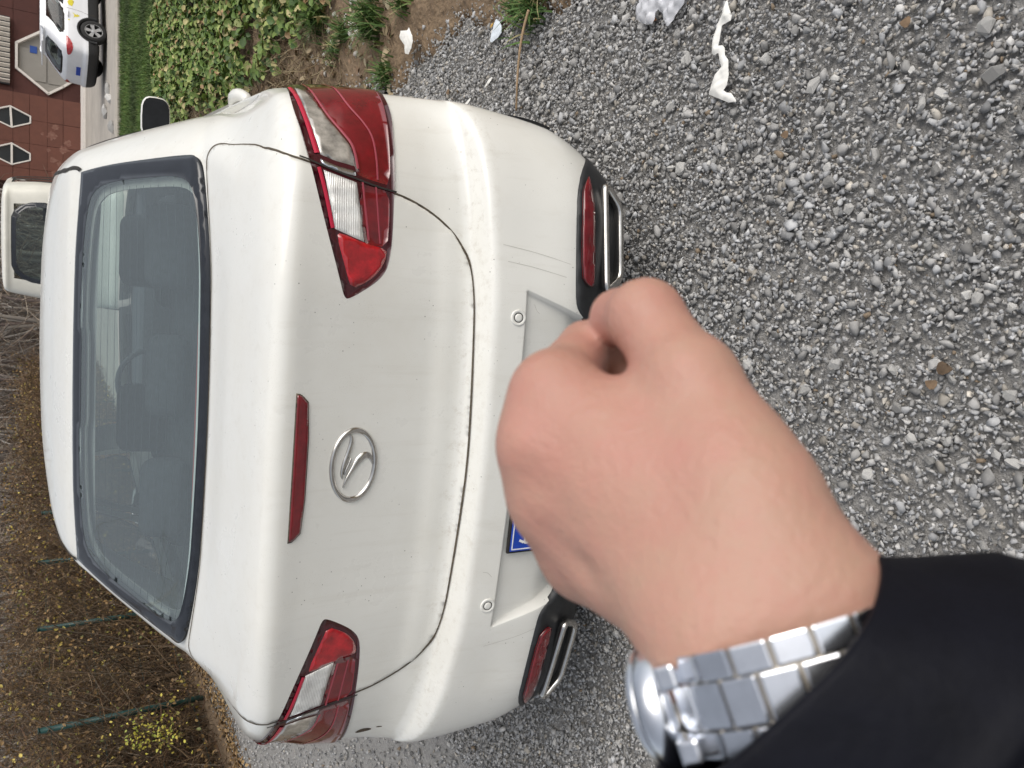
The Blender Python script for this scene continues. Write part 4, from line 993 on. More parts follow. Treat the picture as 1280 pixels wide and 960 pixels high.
    wroot = empty('wristwatch', tuple(base), 0, 'steel wristwatch with linked bracelet around the bare wrist', 'watch')
    def frame(phi):
        p = Cw + A_ * math.cos(phi) * e1 + B_ * math.sin(phi) * e2; tg = -A_ * math.sin(phi) * e1 + B_ * math.cos(phi) * e2; tg /= np.linalg.norm(tg)
        no = np.cross(tg, nW); no *= np.sign(no @ (p - Cw)); return p, tg, no
    ph_ = np.linspace(0, 2 * math.pi, 4000); ptsr = np.array([frame(x)[0] for x in ph_]); ar = np.concatenate([[0], np.cumsum(np.linalg.norm(np.diff(ptsr, axis=0), axis=1))])
    per = ar[-1]; N_ = 20; pitch = per / N_; gap = .0007
    def link_mesh(w_, nm):
        bm = bmesh.new(); bmesh.ops.create_cube(bm, size=1)
        for v_ in bm.verts: v_.co = Vector((v_.co.x * (pitch - gap), v_.co.y * w_, v_.co.z * .0034))
        bmesh.ops.bevel(bm, geom=bm.edges[:], offset=.0006, segments=2, affect='EDGES', profile=.6)
        me = bpy.data.meshes.new(nm); bm.to_mesh(me); bm.free(); me.materials.append(MT['steel']); return me
    lm_o, lm_c = link_mesh(.0068, 'outer_link'), link_mesh(.0112, 'centre_link')
    core = MB(); V = []
    for x in np.linspace(0, 2 * math.pi, 90, endpoint=False):
        p, tg, no = frame(x)
        for y_, h_ in ((-.0122, -.0014), (-.0122, .0002), (.0122, .0002), (.0122, -.0014)): V.append(toW(p + nW * y_ + no * h_))
    core.add(V, [(4 * i + j, 4 * i + (j + 1) % 4, (4 * i + 4 + (j + 1) % 4) % 360, (4 * i + 4 + j) % 360) for i in range(90) for j in range(4)]).build('bracelet_core', MT['chromed'], wroot)
    a180 = np.interp(math.pi, ph_, ar)
    for row, yo, me in ((-1, -.0093, lm_o), (0, 0, lm_c), (1, .0093, lm_o)):
        for k in range(N_):
            s_ = (k + (.5 if row == 0 else 0)) * pitch % per; dd = abs((s_ - a180 + per / 2) % per - per / 2)
            if dd < .0130: continue
            phi = np.interp(s_, ar, ph_); p, tg, no = frame(phi); p = p + nW * yo
            Rm = Mw[:3, :3] @ np.stack([tg, nW, no], 1)
            if np.linalg.det(Rm) < 0: Rm[:, 1] *= -1
            l = bpy.data.objects.new('link', me); COL.objects.link(l); l.parent = wroot; pw = toW(p)
            l.matrix_parent_inverse = world_of(wroot).inverted(); l.matrix_basis = Matrix.Translation(pw) @ Matrix(Rm.tolist()).to_4x4()
    p, tg, no = frame(math.pi); no = no * .96 - e2 * .24; no /= np.linalg.norm(no); pw = toW(p + no * .002 - tg * 0); nw = Mw[:3, :3] @ no
    MB().lathe([(.0, -.004), (.0142, -.004), (.0162, -.002), (.0166, .002), (.0160, .0046), (.0150, .0050)], pw, nw, 48).build('watch_case', MT['steel'], wroot, True)
    MB().lathe([(.0162, .0042), (.0164, .0050), (.0158, .0064), (.0142, .0072), (.0136, .0062)], pw, nw, 60, False).build('bezel', MT['steel'], wroot, True)
    MB().lathe([(.0144, .0054), (0, .0056)], pw, nw, 40).build('dial', material('watch_dial', (.02, .035, .07), rough=.3), wroot, False)
    gl_ = material('watch_crystal', (.10, .14, .20), rough=.03, coat=1, spec=.8); gl_.node_tree.nodes['Principled BSDF'].inputs['Alpha'].default_value = .35
    MB().lathe([(.0138, .0066), (.012, .0074), (.007, .0079), (0, .0081)], pw, nw, 40).build('crystal', gl_, wroot, True)
    for sgn in (-1, 1):          # lugs
        m = MB()
        for y_ in (-.0090, .0090):
            a = p + tg * sgn * .0160 + nW * y_ * 1.0 - no * .0015; Rm = Mw[:3, :3] @ np.stack([tg, nW, no], 1)
            if np.linalg.det(Rm) < 0: Rm[:, 1] *= -1
            m.box(toW(a), (.011, .0062, .0056), Rm, .001)
        m.build('lug', MT['steel'], wroot)
    cr = toW(p - nW * .0178 + no * .002)
    MB().lathe([(.0, -.003), (.0030, -.003), (.0033, 0), (.0030, .003), (0, .003)], cr, Mw[:3, :3] @ nW, 16).build('crown', MT['steel'], wroot, True)
    return o
arm()
# ---------------------------------------------------------------- gravel
def ico(sub):
    bm = bmesh.new(); bmesh.ops.create_icosphere(bm, subdivisions=sub, radius=1); bm.verts.index_update()
    V = np.array([v.co[:] for v in bm.verts]); Fc = np.array([[v.index for v in f.verts] for f in bm.faces]); bm.free(); return V, Fc
ICO1, ICO2 = ico(1), ico(2)
def chip(rng, n=10, flat=.62):
    """angular crushed-stone chip: convex hull of a few points on a squashed ball"""
    bm = bmesh.new(); P = rng.normal(size=(n, 3)); P /= np.linalg.norm(P, axis=1, keepdims=True); P *= rng.uniform(.78, 1.12, (n, 1))
    sc = np.array([1, rng.uniform(.55, .95), flat * rng.uniform(.7, 1.15)])
    for p in P: bm.verts.new(p * sc)
    r = bmesh.ops.convex_hull(bm, input=bm.verts[:]); bmesh.ops.delete(bm, geom=[g for g in r['geom_interior'] if isinstance(g, bmesh.types.BMVert)], context='VERTS')
    bmesh.ops.triangulate(bm, faces=bm.faces[:]); bm.verts.index_update()
    V = np.array([v.co[:] for v in bm.verts]); Fc = np.array([[v.index for v in f.verts] for f in bm.faces]); bm.free(); return V, Fc
def stone_shape(base, rng, flat=.62):
    V = base[0] / np.linalg.norm(base[0], axis=1, keepdims=True)
    d = np.full(len(V), 1.)
    for _ in range(11):
        nrm = rng.normal(size=3); nrm /= np.linalg.norm(nrm); h = rng.uniform(.46, .82); c = V @ nrm; d = np.where(c > 1e-3, np.minimum(d, h / np.maximum(c, 1e-3)), d)
    return V * d[:, None] * np.array([1, rng.uniform(.6, .95), flat * rng.uniform(.7, 1.1)])
def rot_euler(rng, n, tilt):
    a = rng.uniform(0, 2 * math.pi, n); b = rng.normal(0, tilt, n); c = rng.normal(0, tilt, n)
    ca, sa, cb, sb, cc, sc = np.cos(a), np.sin(a), np.cos(b), np.sin(b), np.cos(c), np.sin(c)
    Rz = np.zeros((n, 3, 3)); Rz[:, 0, 0] = ca; Rz[:, 0, 1] = -sa; Rz[:, 1, 0] = sa; Rz[:, 1, 1] = ca; Rz[:, 2, 2] = 1
    Rx = np.zeros((n, 3, 3)); Rx[:, 0, 0] = 1; Rx[:, 1, 1] = cb; Rx[:, 1, 2] = -sb; Rx[:, 2, 1] = sb; Rx[:, 2, 2] = cb
    Ry = np.zeros((n, 3, 3)); Ry[:, 1, 1] = 1; Ry[:, 0, 0] = cc; Ry[:, 0, 2] = sc; Ry[:, 2, 0] = -sc; Ry[:, 2, 2] = cc
    return Rz @ Rx @ Ry
def in_view(x, y, z, m=40):
    d = np.stack([x, y, z], 1) - CAM; zz = d @ AXIS; v = 640 - FPX * (d @ CUP) / zz; u = 480 + FPX * (d @ RGT) / zz
    return (zz > .2) & (v > -m) & (v < 1280 + m) & (u > -m) & (u < 960 + m), zz
def mesh_np(name, V, Q, mat, tone=None, smooth=False):
    me = bpy.data.meshes.new(name); nv, nf, k = len(V), len(Q), Q.shape[1]
    me.vertices.add(nv); me.vertices.foreach_set('co', np.ascontiguousarray(V, np.float32).ravel())
    me.loops.add(nf * k); me.loops.foreach_set('vertex_index', np.ascontiguousarray(Q, np.int32).ravel())
    me.polygons.add(nf); me.polygons.foreach_set('loop_start', np.arange(0, nf * k, k, dtype=np.int32))
    me.update(calc_edges=True); me.materials.append(mat)
    if tone is not None:
        a = me.color_attributes.new('tone', 'FLOAT_COLOR', 'POINT'); t4 = np.ones((nv, 4), np.float32); t4[:, :3] = tone; a.data.foreach_set('color', t4.ravel())
    if smooth: me.shade_smooth()
    o = bpy.data.objects.new(name, me); COL.objects.link(o); return o
def stone_tone(rng, n):
    g = rng.choice([.23, .31, .39, .47, .55, .64], n, p=[.12, .22, .29, .23, .115, .025]) * rng.uniform(.85, 1.15, n)
    t = np.stack([g, g, g], 1); h = rng.random(n)
    t = t * np.where(h[:, None] < .55, [1.0, .98, .95], np.where(h[:, None] < .92, [.985, .99, 1.0], [1.08, 1.0, .88]))
    k = rng.random(n) < .008; t[k] = [.26, .20, .14]
    return t
def under_car(x, y): return (np.abs(x) < .70) & (y > .42) & (y < 4.2)
def gravel():
    rng = np.random.default_rng(3); VV, QQ, TT = [], [], []; nv = 0
    shapes = [chip(rng, 9) for _ in range(16)]
    shapes2 = [chip(rng, 14) for _ in range(14)]
    def batch(n, xr, yr, smin, smax, pw, lift, keepf, base=shapes, bright=1.):
        nonlocal nv
        x = rng.uniform(*xr, n); y = rng.uniform(*yr, n); k = keepf(x, y) & ~under_car(x, y)
        vis, zz = in_view(x, y, np.zeros(n), 220); k &= vis; x, y, zz = x[k], y[k], zz[k]
        s = smin + (smax - smin) * rng.random(len(x)) ** pw; z = hgt(x, y) + s * lift * rng.uniform(.2, 1, len(x))
        Rm = rot_euler(rng, len(x), .45); sh = rng.integers(0, len(base), len(x)); tn = stone_tone(rng, len(x)) * bright
        for b_ in range(len(base)):
            i = np.nonzero(sh == b_)[0]; Bv, Bf = base[b_]; m = len(Bv)
            V = np.einsum('nij,nkj->nki', Rm[i], Bv[None] * s[i, None, None]) + np.stack([x[i], y[i], z[i]], 1)[:, None]
            VV.append(V.reshape(-1, 3)); QQ.append((Bf[None] + (np.arange(len(i)) * m)[:, None, None]).reshape(-1, 3) + nv); nv += len(i) * m
            TT.append(np.repeat(tn[i], m, 0))
        return len(x)
    ok = lambda x, y: (x < bank_edge(y) + .03 + rng.normal(0, .05, len(x))) & (x > -4.12 + rng.normal(0, .08, len(x)))
    # patches where fines gather and patches of coarse stone
    def coarse(x, y): return .5 + .5 * np.sin(x * 3.1 + 1.2 * np.sin(y * 2.3)) * np.cos(y * 2.7 + x)
    n = 0
    n += batch(92000, (-1.6, 1.7), (-1.6, 1.9), .0035, .0105, 1.5, .55, ok)
    n += batch(48000, (-1.6, 1.7), (-1.6, 2.2), .0055, .0120, 1.6, .6, ok)
    n += batch(17000, (-1.6, 1.7), (-1.6, 2.6), .007, .0165, 2.2, .5, lambda x, y: ok(x, y) & (rng.random(len(x)) < .3 + .7 * coarse(x, y)), base=shapes2)
    n += batch(3000, (-1.6, 1.7), (-1.6, 2.6), .012, .022, 2.5, .45, lambda x, y: ok(x, y) & (rng.random(len(x)) < .15 + .85 * coarse(x, y)), base=shapes2)
    n += batch(9000, (.8, 1.6), (1.6, 4.5), .006, .016, 1.8, .5, ok)
    n += batch(18000, (-4.25, -.8), (.4, 6.5), .008, .018, 1.6, .4, ok)
    o = mesh_np('gravel', np.concatenate(VV), np.concatenate(QQ), MT['gravel'], np.concatenate(TT))
    tag(o, kind='stuff')
    # the largest stones, each an object of its own
    meshes = []
    for i in range(16):
        V, Fq = chip(rng, 20, .60); me = bpy.data.meshes.new('stone'); me.from_pydata(V.tolist(), [], Fq.tolist()); me.materials.append(MT['stone']); me.update(); meshes.append(me)
    named = [(1245, 95, .026), (1020, 108, .024), (958, 75, .018), (862, 75, .020), (1114, 462, .017), (1166, 454, .015), (1039, 462, .015), (1005, 486, .016), (1220, 372, .016), (1208, 368, .013), (893, 203, .016), (900, 170, .017), (768, 122, .018), (1035, 210, .014), (936, 100, .012), (850, 225, .012), (1178, 118, .017), (1170, 215, .016), (1264, 580, .018), (1254, 558, .011), (1138, 548, .014), (1143, 420, .012), (706, 90, .016), (1040, 135, .014), (1238, 35, .02)]
    cnt = 0
    def addst(x, y, s, lift=.42):
        nonlocal cnt
        o = bpy.data.objects.new('stone', meshes[int(rng.integers(0, 16))]); COL.objects.link(o); o.parent = GRAVEL
        o.location = (x, y, float(hgt(x, y)) + s * lift); o.rotation_euler = (rng.normal(0, .25), rng.normal(0, .25), rng.uniform(0, 6.28)); f = rng.uniform(.9, 1.1, 3); o.scale = (s * f[0], s * f[1], s * f[2]); cnt += 1
    for px, py, s in named:
        r = (640 - px) / FPX; q = AXIS + RGT * ((480 - py) / FPX) + CUP * r; t_ = -CAM[2] / q[2]; P = CAM + q * t_; addst(P[0], P[1], s)
    cand = 0
    while cnt < 290 and cand < 9000:
        cand += 1; x = rng.uniform(-1.4, 1.45); y = rng.uniform(-1.2, 2.4)
        if under_car(x, y) or x > float(bank_edge(y)) + .02: continue
        v, zz = in_view(np.array([x]), np.array([y]), np.zeros(1), 10)
        if not v[0]: continue
        if rng.random() > .2 + .8 * float(coarse(x, y)): continue
        addst(x, y, .0115 + .0095 * rng.random() ** 2.5)
gravel()

# ---------------------------------------------------------------- blades, leaves, twigs
def blades(name, roots, h, wd, lean, tone, mat, rng, seg=2, droop=.5, parent=None):
    """tapered bent grass blades; arrays per blade"""
    n = len(roots); a = rng.uniform(0, 2 * math.pi, n); d = np.stack([np.cos(a), np.sin(a), np.zeros(n)], 1); sd = np.stack([-np.sin(a), np.cos(a), np.zeros(n)], 1)
    rows = []
    for i in range(seg + 1):
        u = i / seg; c = roots + np.array([0, 0, 1.]) * (h * (u - droop * .5 * u * u * lean))[:, None] + d * (h * lean * u ** 1.7)[:, None]
        w_ = wd * (1 - u) ** .6 * .5
        rows += [c - sd * w_[:, None], c + sd * w_[:, None]]
    V = np.stack(rows, 1); m = V.shape[1]; F0 = np.array([(2 * i, 2 * i + 1, 2 * i + 3, 2 * i + 2) for i in range(seg)])
    Q = (F0[None] + (np.arange(n) * m)[:, None, None]).reshape(-1, 4)
    return mesh_np(name, V.reshape(-1, 3), Q, mat, np.repeat(tone, m, 0))
def leaves(name, P, N, size, tone, mat, rng, asp=.7, fold=.25, lobes=False):
    n = len(P); N = N / np.linalg.norm(N, axis=1, keepdims=True); r = rng.normal(size=(n, 3)); u = r - N * (r * N).sum(1, keepdims=True); u /= np.linalg.norm(u, axis=1, keepdims=True); v = np.cross(N, u)
    pts = [(0, -1, 0), (.75, -.55, .35), (1.0, .1, .45), (.55, .75, .3), (0, 1.1, -.25), (-.55, .75, .3), (-1.0, .1, .45), (-.75, -.55, .35), (0, .1, -.1)]
    V = np.stack([P + (u * (x * asp) + v * y) * size[:, None] + N * (size * z * fold * 2)[:, None] for x, y, z in pts], 1)
    F0 = np.array([(8, i, (i + 1) % 8) for i in range(8)]); Q = (F0[None] + (np.arange(n) * 9)[:, None, None]).reshape(-1, 3)
    return mesh_np(name, V.reshape(-1, 3), Q, mat, np.repeat(tone, 9, 0), True)
def pick(rng, n, cols, p): c = np.array(cols)[rng.choice(len(cols), n, p=p)]; return c * rng.uniform(.75, 1.25, (n, 1))
def twigs(name, starts, dirs, length, r0, tone, mat, rng, seg=4, sides=3, wob=.35, gravity=0., parent=None):
    n = len(starts); P = [starts]; d = dirs / np.linalg.norm(dirs, axis=1, keepdims=True); ds = [d]
    for i in range(seg):
        d = d + rng.normal(0, wob, (n, 3)) + np.array([0, 0, -gravity]); d /= np.linalg.norm(d, axis=1, keepdims=True); P.append(P[-1] + d * (length / seg)[:, None]); ds.append(d)
    V = []
    for i in range(seg + 1):
        t_ = ds[i]; u = np.cross(t_, np.array([.31, .52, .8])); u /= np.maximum(np.linalg.norm(u, axis=1, keepdims=True), 1e-6); v = np.cross(t_, u); r = (r0 * (1 - .75 * i / seg))[:, None]
        for k in range(sides): a = 2 * math.pi * k / sides; V.append(P[i] + r * (math.cos(a) * u + math.sin(a) * v))
    V = np.stack(V, 1); m = V.shape[1]
    F0 = np.array([(i * sides + k, i * sides + (k + 1) % sides, (i + 1) * sides + (k + 1) % sides, (i + 1) * sides + k) for i in range(seg) for k in range(sides)])
    Q = (F0[None] + (np.arange(n) * m)[:, None, None]).reshape(-1, 4)
    return mesh_np(name, V.reshape(-1, 3), Q, mat, np.repeat(tone, m, 0)), np.stack(P, 1)
def at_r(r, d, z=None):
    q = CAM[:2] + RGT[:2] * r + FWD[:2] * d; return np.array([q[0], q[1], float(hgt(q[0], q[1])) if z is None else z])

def plants():
    rng = np.random.default_rng(21)
    # lawn, between the vegetable bed and the kerb
    n = 110000; d = 11.6 + (20.5 - 11.6) * rng.random(n) ** 1.25; r = rng.uniform(2.6, 10.5, n); xy = CAM[:2] + r[:, None] * RGT[:2] + d[:, None] * FWD[:2]
    edge = 11.9 - .10 * (r - 3.5) + .25 * np.sin(r * 2.1); k = (d > edge) & (r < d * .46 + .3) & (r > d * .22); xy = xy[k]; d = d[k]
    roots = np.column_stack([xy, hgt(xy[:, 0], xy[:, 1])]); n = len(roots)
    patchy = .75 + .35 * np.sin(roots[:, 0] * 1.7 + np.sin(roots[:, 1])) * np.sin(roots[:, 1] * 1.3)
    tn = pick(rng, n, [(.085, .155, .026), (.11, .185, .036), (.06, .115, .02), (.17, .19, .055)], [.4, .3, .2, .1]) * patchy[:, None]
    tag(blades('lawn', roots, rng.uniform(.07, .15, n), rng.uniform(.012, .024, n), rng.uniform(.1, .8, n), tn, MT['grass'], rng), kind='stuff')
    g = sheet('lawn_ground', np.arange(1.2, 14, .25), np.arange(10.5, 22, .25), MT['turf'], .006, mask=lambda x, y: ((x - CAM[0]) * RGT[0] + (y - CAM[1]) * RGT[1] > 2.0) & ((x - CAM[0]) * FWD[0] + (y - CAM[1]) * FWD[1] < 20.6) & ((x - CAM[0]) * FWD[0] + (y - CAM[1]) * FWD[1] > 11.7))
    # leafy vegetable bed
    n = 54000; x = rng.uniform(1.2, 6.0, n); y = rng.uniform(2.9, 11.2, n)
    e = 1.62 + .10 * np.sin(y * 1.9) + .06 * np.sin(y * 5.2) + np.clip((3.9 - y) * .35, 0, 1)
    dd = (x - CAM[0]) * FWD[0] + (y - CAM[1]) * FWD[1]
    gap = np.sin(x * 4.1 + 2 * np.sin(y * 1.3)) * np.sin(y * 3.7 + 1.1 * np.sin(x * 2)) + rng.normal(0, .28, n)
    vis, _ = in_view(x, y, np.zeros(n), 300); k = (x > e + rng.normal(0, .06, n)) & (gap > -.62) & vis & (dd < 12.1); x, y = x[k], y[k]; n = len(x)
    mound = .10 + .07 * np.sin(x * 5.3 + np.sin(y * 3)) * np.sin(y * 4.4); z = hgt(x, y) + mound * rng.random(n) ** .6 + .015
    N = np.column_stack([rng.normal(.1, .55, n), rng.normal(-.25, .55, n), np.ones(n)])
    tn = pick(rng, n, [(.10, .165, .028), (.145, .21, .04), (.055, .105, .022), (.25, .29, .085), (.40, .35, .16), (.27, .17, .075)], [.29, .27, .16, .14, .09, .05])
    tag(leaves('vegetable_bed', np.column_stack([x, y, z]), N, rng.uniform(.015, .040, n), tn, MT['leaf'], rng, asp=.85, fold=.35), kind='stuff')
    # withered stalks along the foot of the bed
    n = 5200; x = rng.uniform(1.25, 2.4, n); y = rng.uniform(3.0, 10.6, n); e = 1.62 + .10 * np.sin(y * 1.9); k = (x < e + .12) & (x > e - .42); x, y = x[k], y[k]; n = len(x)
    st = np.column_stack([x, y, hgt(x, y) + .01]); dr = np.column_stack([rng.normal(0, 1, n), rng.normal(0, 1, n), rng.uniform(0, .9, n)])
    o, _ = twigs('withered_stalks', st, dr, rng.uniform(.06, .22, n), rng.uniform(.002, .005, n), pick(rng, n, [(.26, .20, .12), (.36, .29, .18), (.16, .11, .06)], [.5, .25, .25]), MT['bark'], rng, 3); tag(o, kind='stuff')
    n = 2600; x = rng.uniform(1.2, 2.6, n); y = rng.uniform(2.2, 10.6, n); e = 1.62 + .10 * np.sin(y * 1.9); k = (x < e + .2) & (x > e - .45); x, y = x[k], y[k]; n = len(x)
    tag(leaves('leaf_litter', np.column_stack([x, y, hgt(x, y) + .012]), np.column_stack([rng.normal(0, .5, n), rng.normal(0, .5, n), np.ones(n)]), rng.uniform(.012, .03, n), pick(rng, n, [(.32, .25, .15), (.22, .14, .08), (.42, .36, .24)], [.4, .4, .2]), MT['leaf'], rng), kind='stuff')
    # grass tufts on the soil, each its own plant
    tufts = [((405, 25), 240, .24, 'dense dark green grass tuft at the corner of the leafy bed'), ((432, 40), 130, .15, 'sparse grass tuft growing among the pale rubble'), ((470, 28), 260, .25, 'broad grass tuft on the brown soil above the white tissue'), ((420, 62), 70, .13, 'small spiky grass tuft below the pale rubble near the tail light'),
             ((478, 92), 110, .16, 'grass tuft at the edge of the gravel next to the white car'), ((655, 8), 150, .18, 'grass tuft at the root of the long dry stalk'), ((505, 8), 90, .14, 'thin grass tuft half cut off at the picture edge, right of the broad one'), ((632, 5), 40, .10, 'little grass sprig on the soil beside the printed card')]
    for (px, py), nb, hh, lb in tufts:
        q = AXIS + RGT * ((480 - py) / FPX) + CUP * ((640 - px) / FPX); t_ = (.05 - CAM[2]) / q[2]; P = CAM + q * t_
        rr = np.abs(rng.normal(0, .055 * hh / .2, nb)); aa = rng.uniform(0, 6.28, nb); roots = np.column_stack([P[0] + rr * np.cos(aa), P[1] + rr * np.sin(aa) * 1.2, np.zeros(nb)]); roots[:, 2] = hgt(roots[:, 0], roots[:, 1]) + .004
        tn = pick(rng, nb, [(.045, .10, .018), (.07, .14, .025), (.11, .17, .04), (.30, .26, .12)], [.35, .35, .2, .1])
        o = blades('grass_tuft', roots, hh * .78 * rng.uniform(.4, 1.1, nb), rng.uniform(.006, .011, nb), rng.uniform(.3, 1.3, nb), tn, MT['grass'], rng, 4, .7); tag(o, lb, 'grass', 'grass tufts on the soil bank')
    # pale rubble lumps by the tufts
    me_r = [bpy.data.meshes.new('rubble') for _ in range(5)]
    for me in me_r: V = stone_shape(ICO2, rng, .6); me.from_pydata(V.tolist(), [], ICO2[1].tolist()); me.materials.append(MT['rubble']); me.update()
    for i in range(46):
        px, py = (rng.normal(436, 16), rng.normal(38, 20)) if i < 34 else (rng.normal(405, 12), rng.normal(70, 10)); py = max(py, 2)
        q = AXIS + RGT * ((480 - py) / FPX) + CUP * ((640 - px) / FPX); P = CAM + q * ((.05 - CAM[2]) / q[2]); s = rng.uniform(.012, .034)
        o = bpy.data.objects.new('rubble_lump', me_r[i % 5]); COL.objects.link(o); o.location = (P[0], P[1], float(hgt(P[0], P[1])) + s * .3); o.scale = (s, s * rng.uniform(.6, 1.3), s); o.rotation_euler = (rng.normal(0, .3), rng.normal(0, .3), rng.uniform(0, 6))
        tag(o, 'pale lump of rubble on the soil bank among the grass tufts', 'rubble', 'rubble lumps on the soil bank')
plants()

def hedge():
    rng = np.random.default_rng(31)
    root = empty('vine_hedge', (-5.0, 9, 0), 0, 'tall brown tangle of vines with yellow leaves over the green fence', 'hedge')
    def par(o): o.parent = root; o.matrix_parent_inverse = world_of(root).inverted(); return o
    def span(n, y0=3.2, y1=27, pw=1.7): return y0 + (y1 - y0) * rng.random(n) ** pw
    top = lambda y: 1.95 + .022 * (y - 6) + .16 * np.sin(y * 1.9) + .10 * np.sin(y * 4.7 + 1)
    brown = [(.11, .066, .034), (.18, .115, .06), (.06, .038, .022), (.26, .19, .12), (.13, .07, .04)]
    n = 15000; y = span(n); dep = rng.random(n) ** 1.4; x = -4.30 - .95 * dep + rng.normal(0, .07, n); z = top(y) * .90 * rng.random(n) ** .9
    st = np.column_stack([x, y, z + hgt(x, y)]); dr = rng.normal(0, 1, (n, 3)) * [.45, .8, .75]
    o, tips = twigs('twigs', st, dr, rng.uniform(.25, .8, n) * (1 + .02 * (y - 5)), rng.uniform(.0020, .0052, n) * (1 + .05 * (y - 5)), pick(rng, n, brown, [.3, .25, .2, .1, .15]), MT['bark'], rng, 5, 3, .42, .10); tag(par(o), kind='stuff')
    n = 2600; y = span(n); x = -4.45 - .9 * rng.random(n); st = np.column_stack([x, y, hgt(x, y)]); dr = np.column_stack([rng.normal(0, .22, n), rng.normal(0, .3, n), np.ones(n)])
    o, _ = twigs('stems', st, dr, rng.uniform(1.1, 2.3, n), rng.uniform(.004, .011, n), pick(rng, n, [(.10, .068, .038), (.06, .04, .022), (.16, .125, .09)], [.5, .3, .2]), MT['bark'], rng, 7, 4, .16); tag(par(o), kind='stuff')
    # dead brown foliage and yellow leaves
    n = 52000; y = span(n); dep = rng.random(n); x = -4.22 - 1.05 * dep + rng.normal(0, .06, n); tz = top(y); z = tz * (.02 + .96 * rng.random(n) ** .85)
    clump = np.sin(y * 3.1 + 2 * np.sin(z * 2.7)) * np.sin(z * 4.3 + np.sin(y * 2.3)) + rng.normal(0, .45, n); fade = rng.random(n) > np.clip((z / tz - .72) / .35, 0, .9)
    k = (clump > -.30) & fade; x, y, z, clump = x[k], y[k], z[k], clump[k]; n = len(x)
    P = np.column_stack([x, y, z + hgt(x, y)]); N = rng.normal(0, 1, (n, 3)) + [.5, -.3, .4]
    yel = np.clip(.13 + .20 * clump, .03, .45); h = rng.random(n)
    tn = np.where((h < yel)[:, None], pick(rng, n, [(.36, .27, .05), (.26, .23, .05), (.46, .36, .08), (.15, .16, .045)], [.4, .25, .15, .2]), pick(rng, n, [(.15, .09, .036), (.24, .145, .055), (.085, .05, .025), (.32, .21, .08)], [.35, .3, .2, .15]))
    tag(par(leaves('leaves', P, N, rng.uniform(.009, .023, n) * (1 + .03 * (y - 5)), tn, MT['leaf'], rng)), kind='stuff')
    # one bright yellow-green shoot low down by the nearest post
    n = 230; c = np.array([-4.12, 5.32, .62]); P = c + rng.normal(0, 1, (n, 3)) * [.08, .12, .13]
    tag(par(leaves('yellow_shoot', P, rng.normal(0, 1, (n, 3)) + [.6, -.3, .5], rng.uniform(.009, .018, n), pick(rng, n, [(.42, .38, .05), (.32, .36, .06), (.5, .42, .08)], [.4, .3, .3]), MT['leaf'], rng)), kind='stuff')
    # litter at the foot
    n = 5200; y = span(n, 3, 14, 1.3); x = -4.10 + rng.normal(0, .12, n) - .12 * np.sin(y * 2); P = np.column_stack([x, y, hgt(x, y) + .012])
    tag(leaves('fallen_leaves', P, np.column_stack([rng.normal(0, .5, (n, 2)), np.ones(n)]), rng.uniform(.010, .022, n), pick(rng, n, [(.20, .12, .05), (.30, .20, .09), (.11, .07, .035)], [.4, .3, .3]), MT['leaf'], rng), kind='stuff')
    sheet('hedge_soil', np.arange(-6.2, -3.75, .06), np.arange(2.0, 27, .12), MT['soil'], .006, .006, mask=lambda x, y: x < -4.14 + .06 * np.sin(y * 3))
    # the fence under it: every post is a part of the fence
    fr = empty('wire_fence', (-4.46, 9, 0), 0, 'dark green wire fence posts overgrown by brown vines', 'fence')
    for i, y_ in enumerate((3.95, 6.05, 8.15, 10.12, 12.15, 14.2, 16.25, 18.3, 20.35)):
        xx = -4.34 - .02 * (y_ > 7); m = MB(); zb = float(hgt(xx, y_))
        m.tube([(xx, y_, zb - .1), (xx, y_, zb + 1.47)], .030, 12); m.tube([(xx, y_, zb + 1.47), (xx, y_, zb + 1.485)], .034, 12)
        m.build('post', MT['postgreen'], fr, True)
    for zz in (.12, .5, .95, 1.38):
        P = [(-4.445, q, zz + float(hgt(-4.4, q)) + .01 * math.sin(q * 3)) for q in np.linspace(3.2, 21, 60)]; MB().tube(P, .0030, 5).build('wire', MT['wire'], fr, True)
    # bare woods far behind: one mass, nobody could count the trees
    n = 5200; r = rng.uniform(-26, 7.0, n); d = rng.uniform(33, 50, n); xy = CAM[:2] + r[:, None] * RGT[:2] + d[:, None] * FWD[:2]; st = np.column_stack([xy, np.full(n, -.4)]); lv = rng.random(n)
    st[:, 2] += lv ** 1.2 * 7.5; dr = np.column_stack([rng.normal(0, .5, n), rng.normal(0, .5, n), .45 + rng.random(n)]); first = lv < .16; dr[first] = np.column_stack([rng.normal(0, .06, first.sum()), rng.normal(0, .06, first.sum()), np.ones(first.sum())]); st[first, 2] = -.4
    L_ = np.where(first, rng.uniform(5, 9, n), rng.uniform(1.2, 3.2, n)); rr = np.where(first, rng.uniform(.05, .13, n), rng.uniform(.012, .045, n))
    o, _ = twigs('bare_wood', st, dr, L_, rr, pick(rng, n, [(.20, .17, .15), (.28, .25, .22), (.14, .11, .10), (.36, .33, .30)], [.35, .3, .2, .15]), MT['bark'], rng, 5, 4, .18); tag(o, kind='stuff')
    n = 9000; r = rng.uniform(-26, 6.9, n); d = rng.uniform(30, 44, n); xy = CAM[:2] + r[:, None] * RGT[:2] + d[:, None] * FWD[:2]; st = np.column_stack([xy, -.4 + 3.2 * rng.random(n) ** 1.5]); dr = rng.normal(0, 1, (n, 3)) + [0, 0, .5]
    o, _ = twigs('scrub', st, dr, rng.uniform(.6, 1.7, n), rng.uniform(.008, .022, n), pick(rng, n, [(.20, .15, .11), (.27, .22, .17), (.12, .085, .06), (.33, .28, .22)], [.35, .3, .2, .15]), MT['bark'], rng, 3, 3, .3); tag(o, kind='stuff')
hedge()

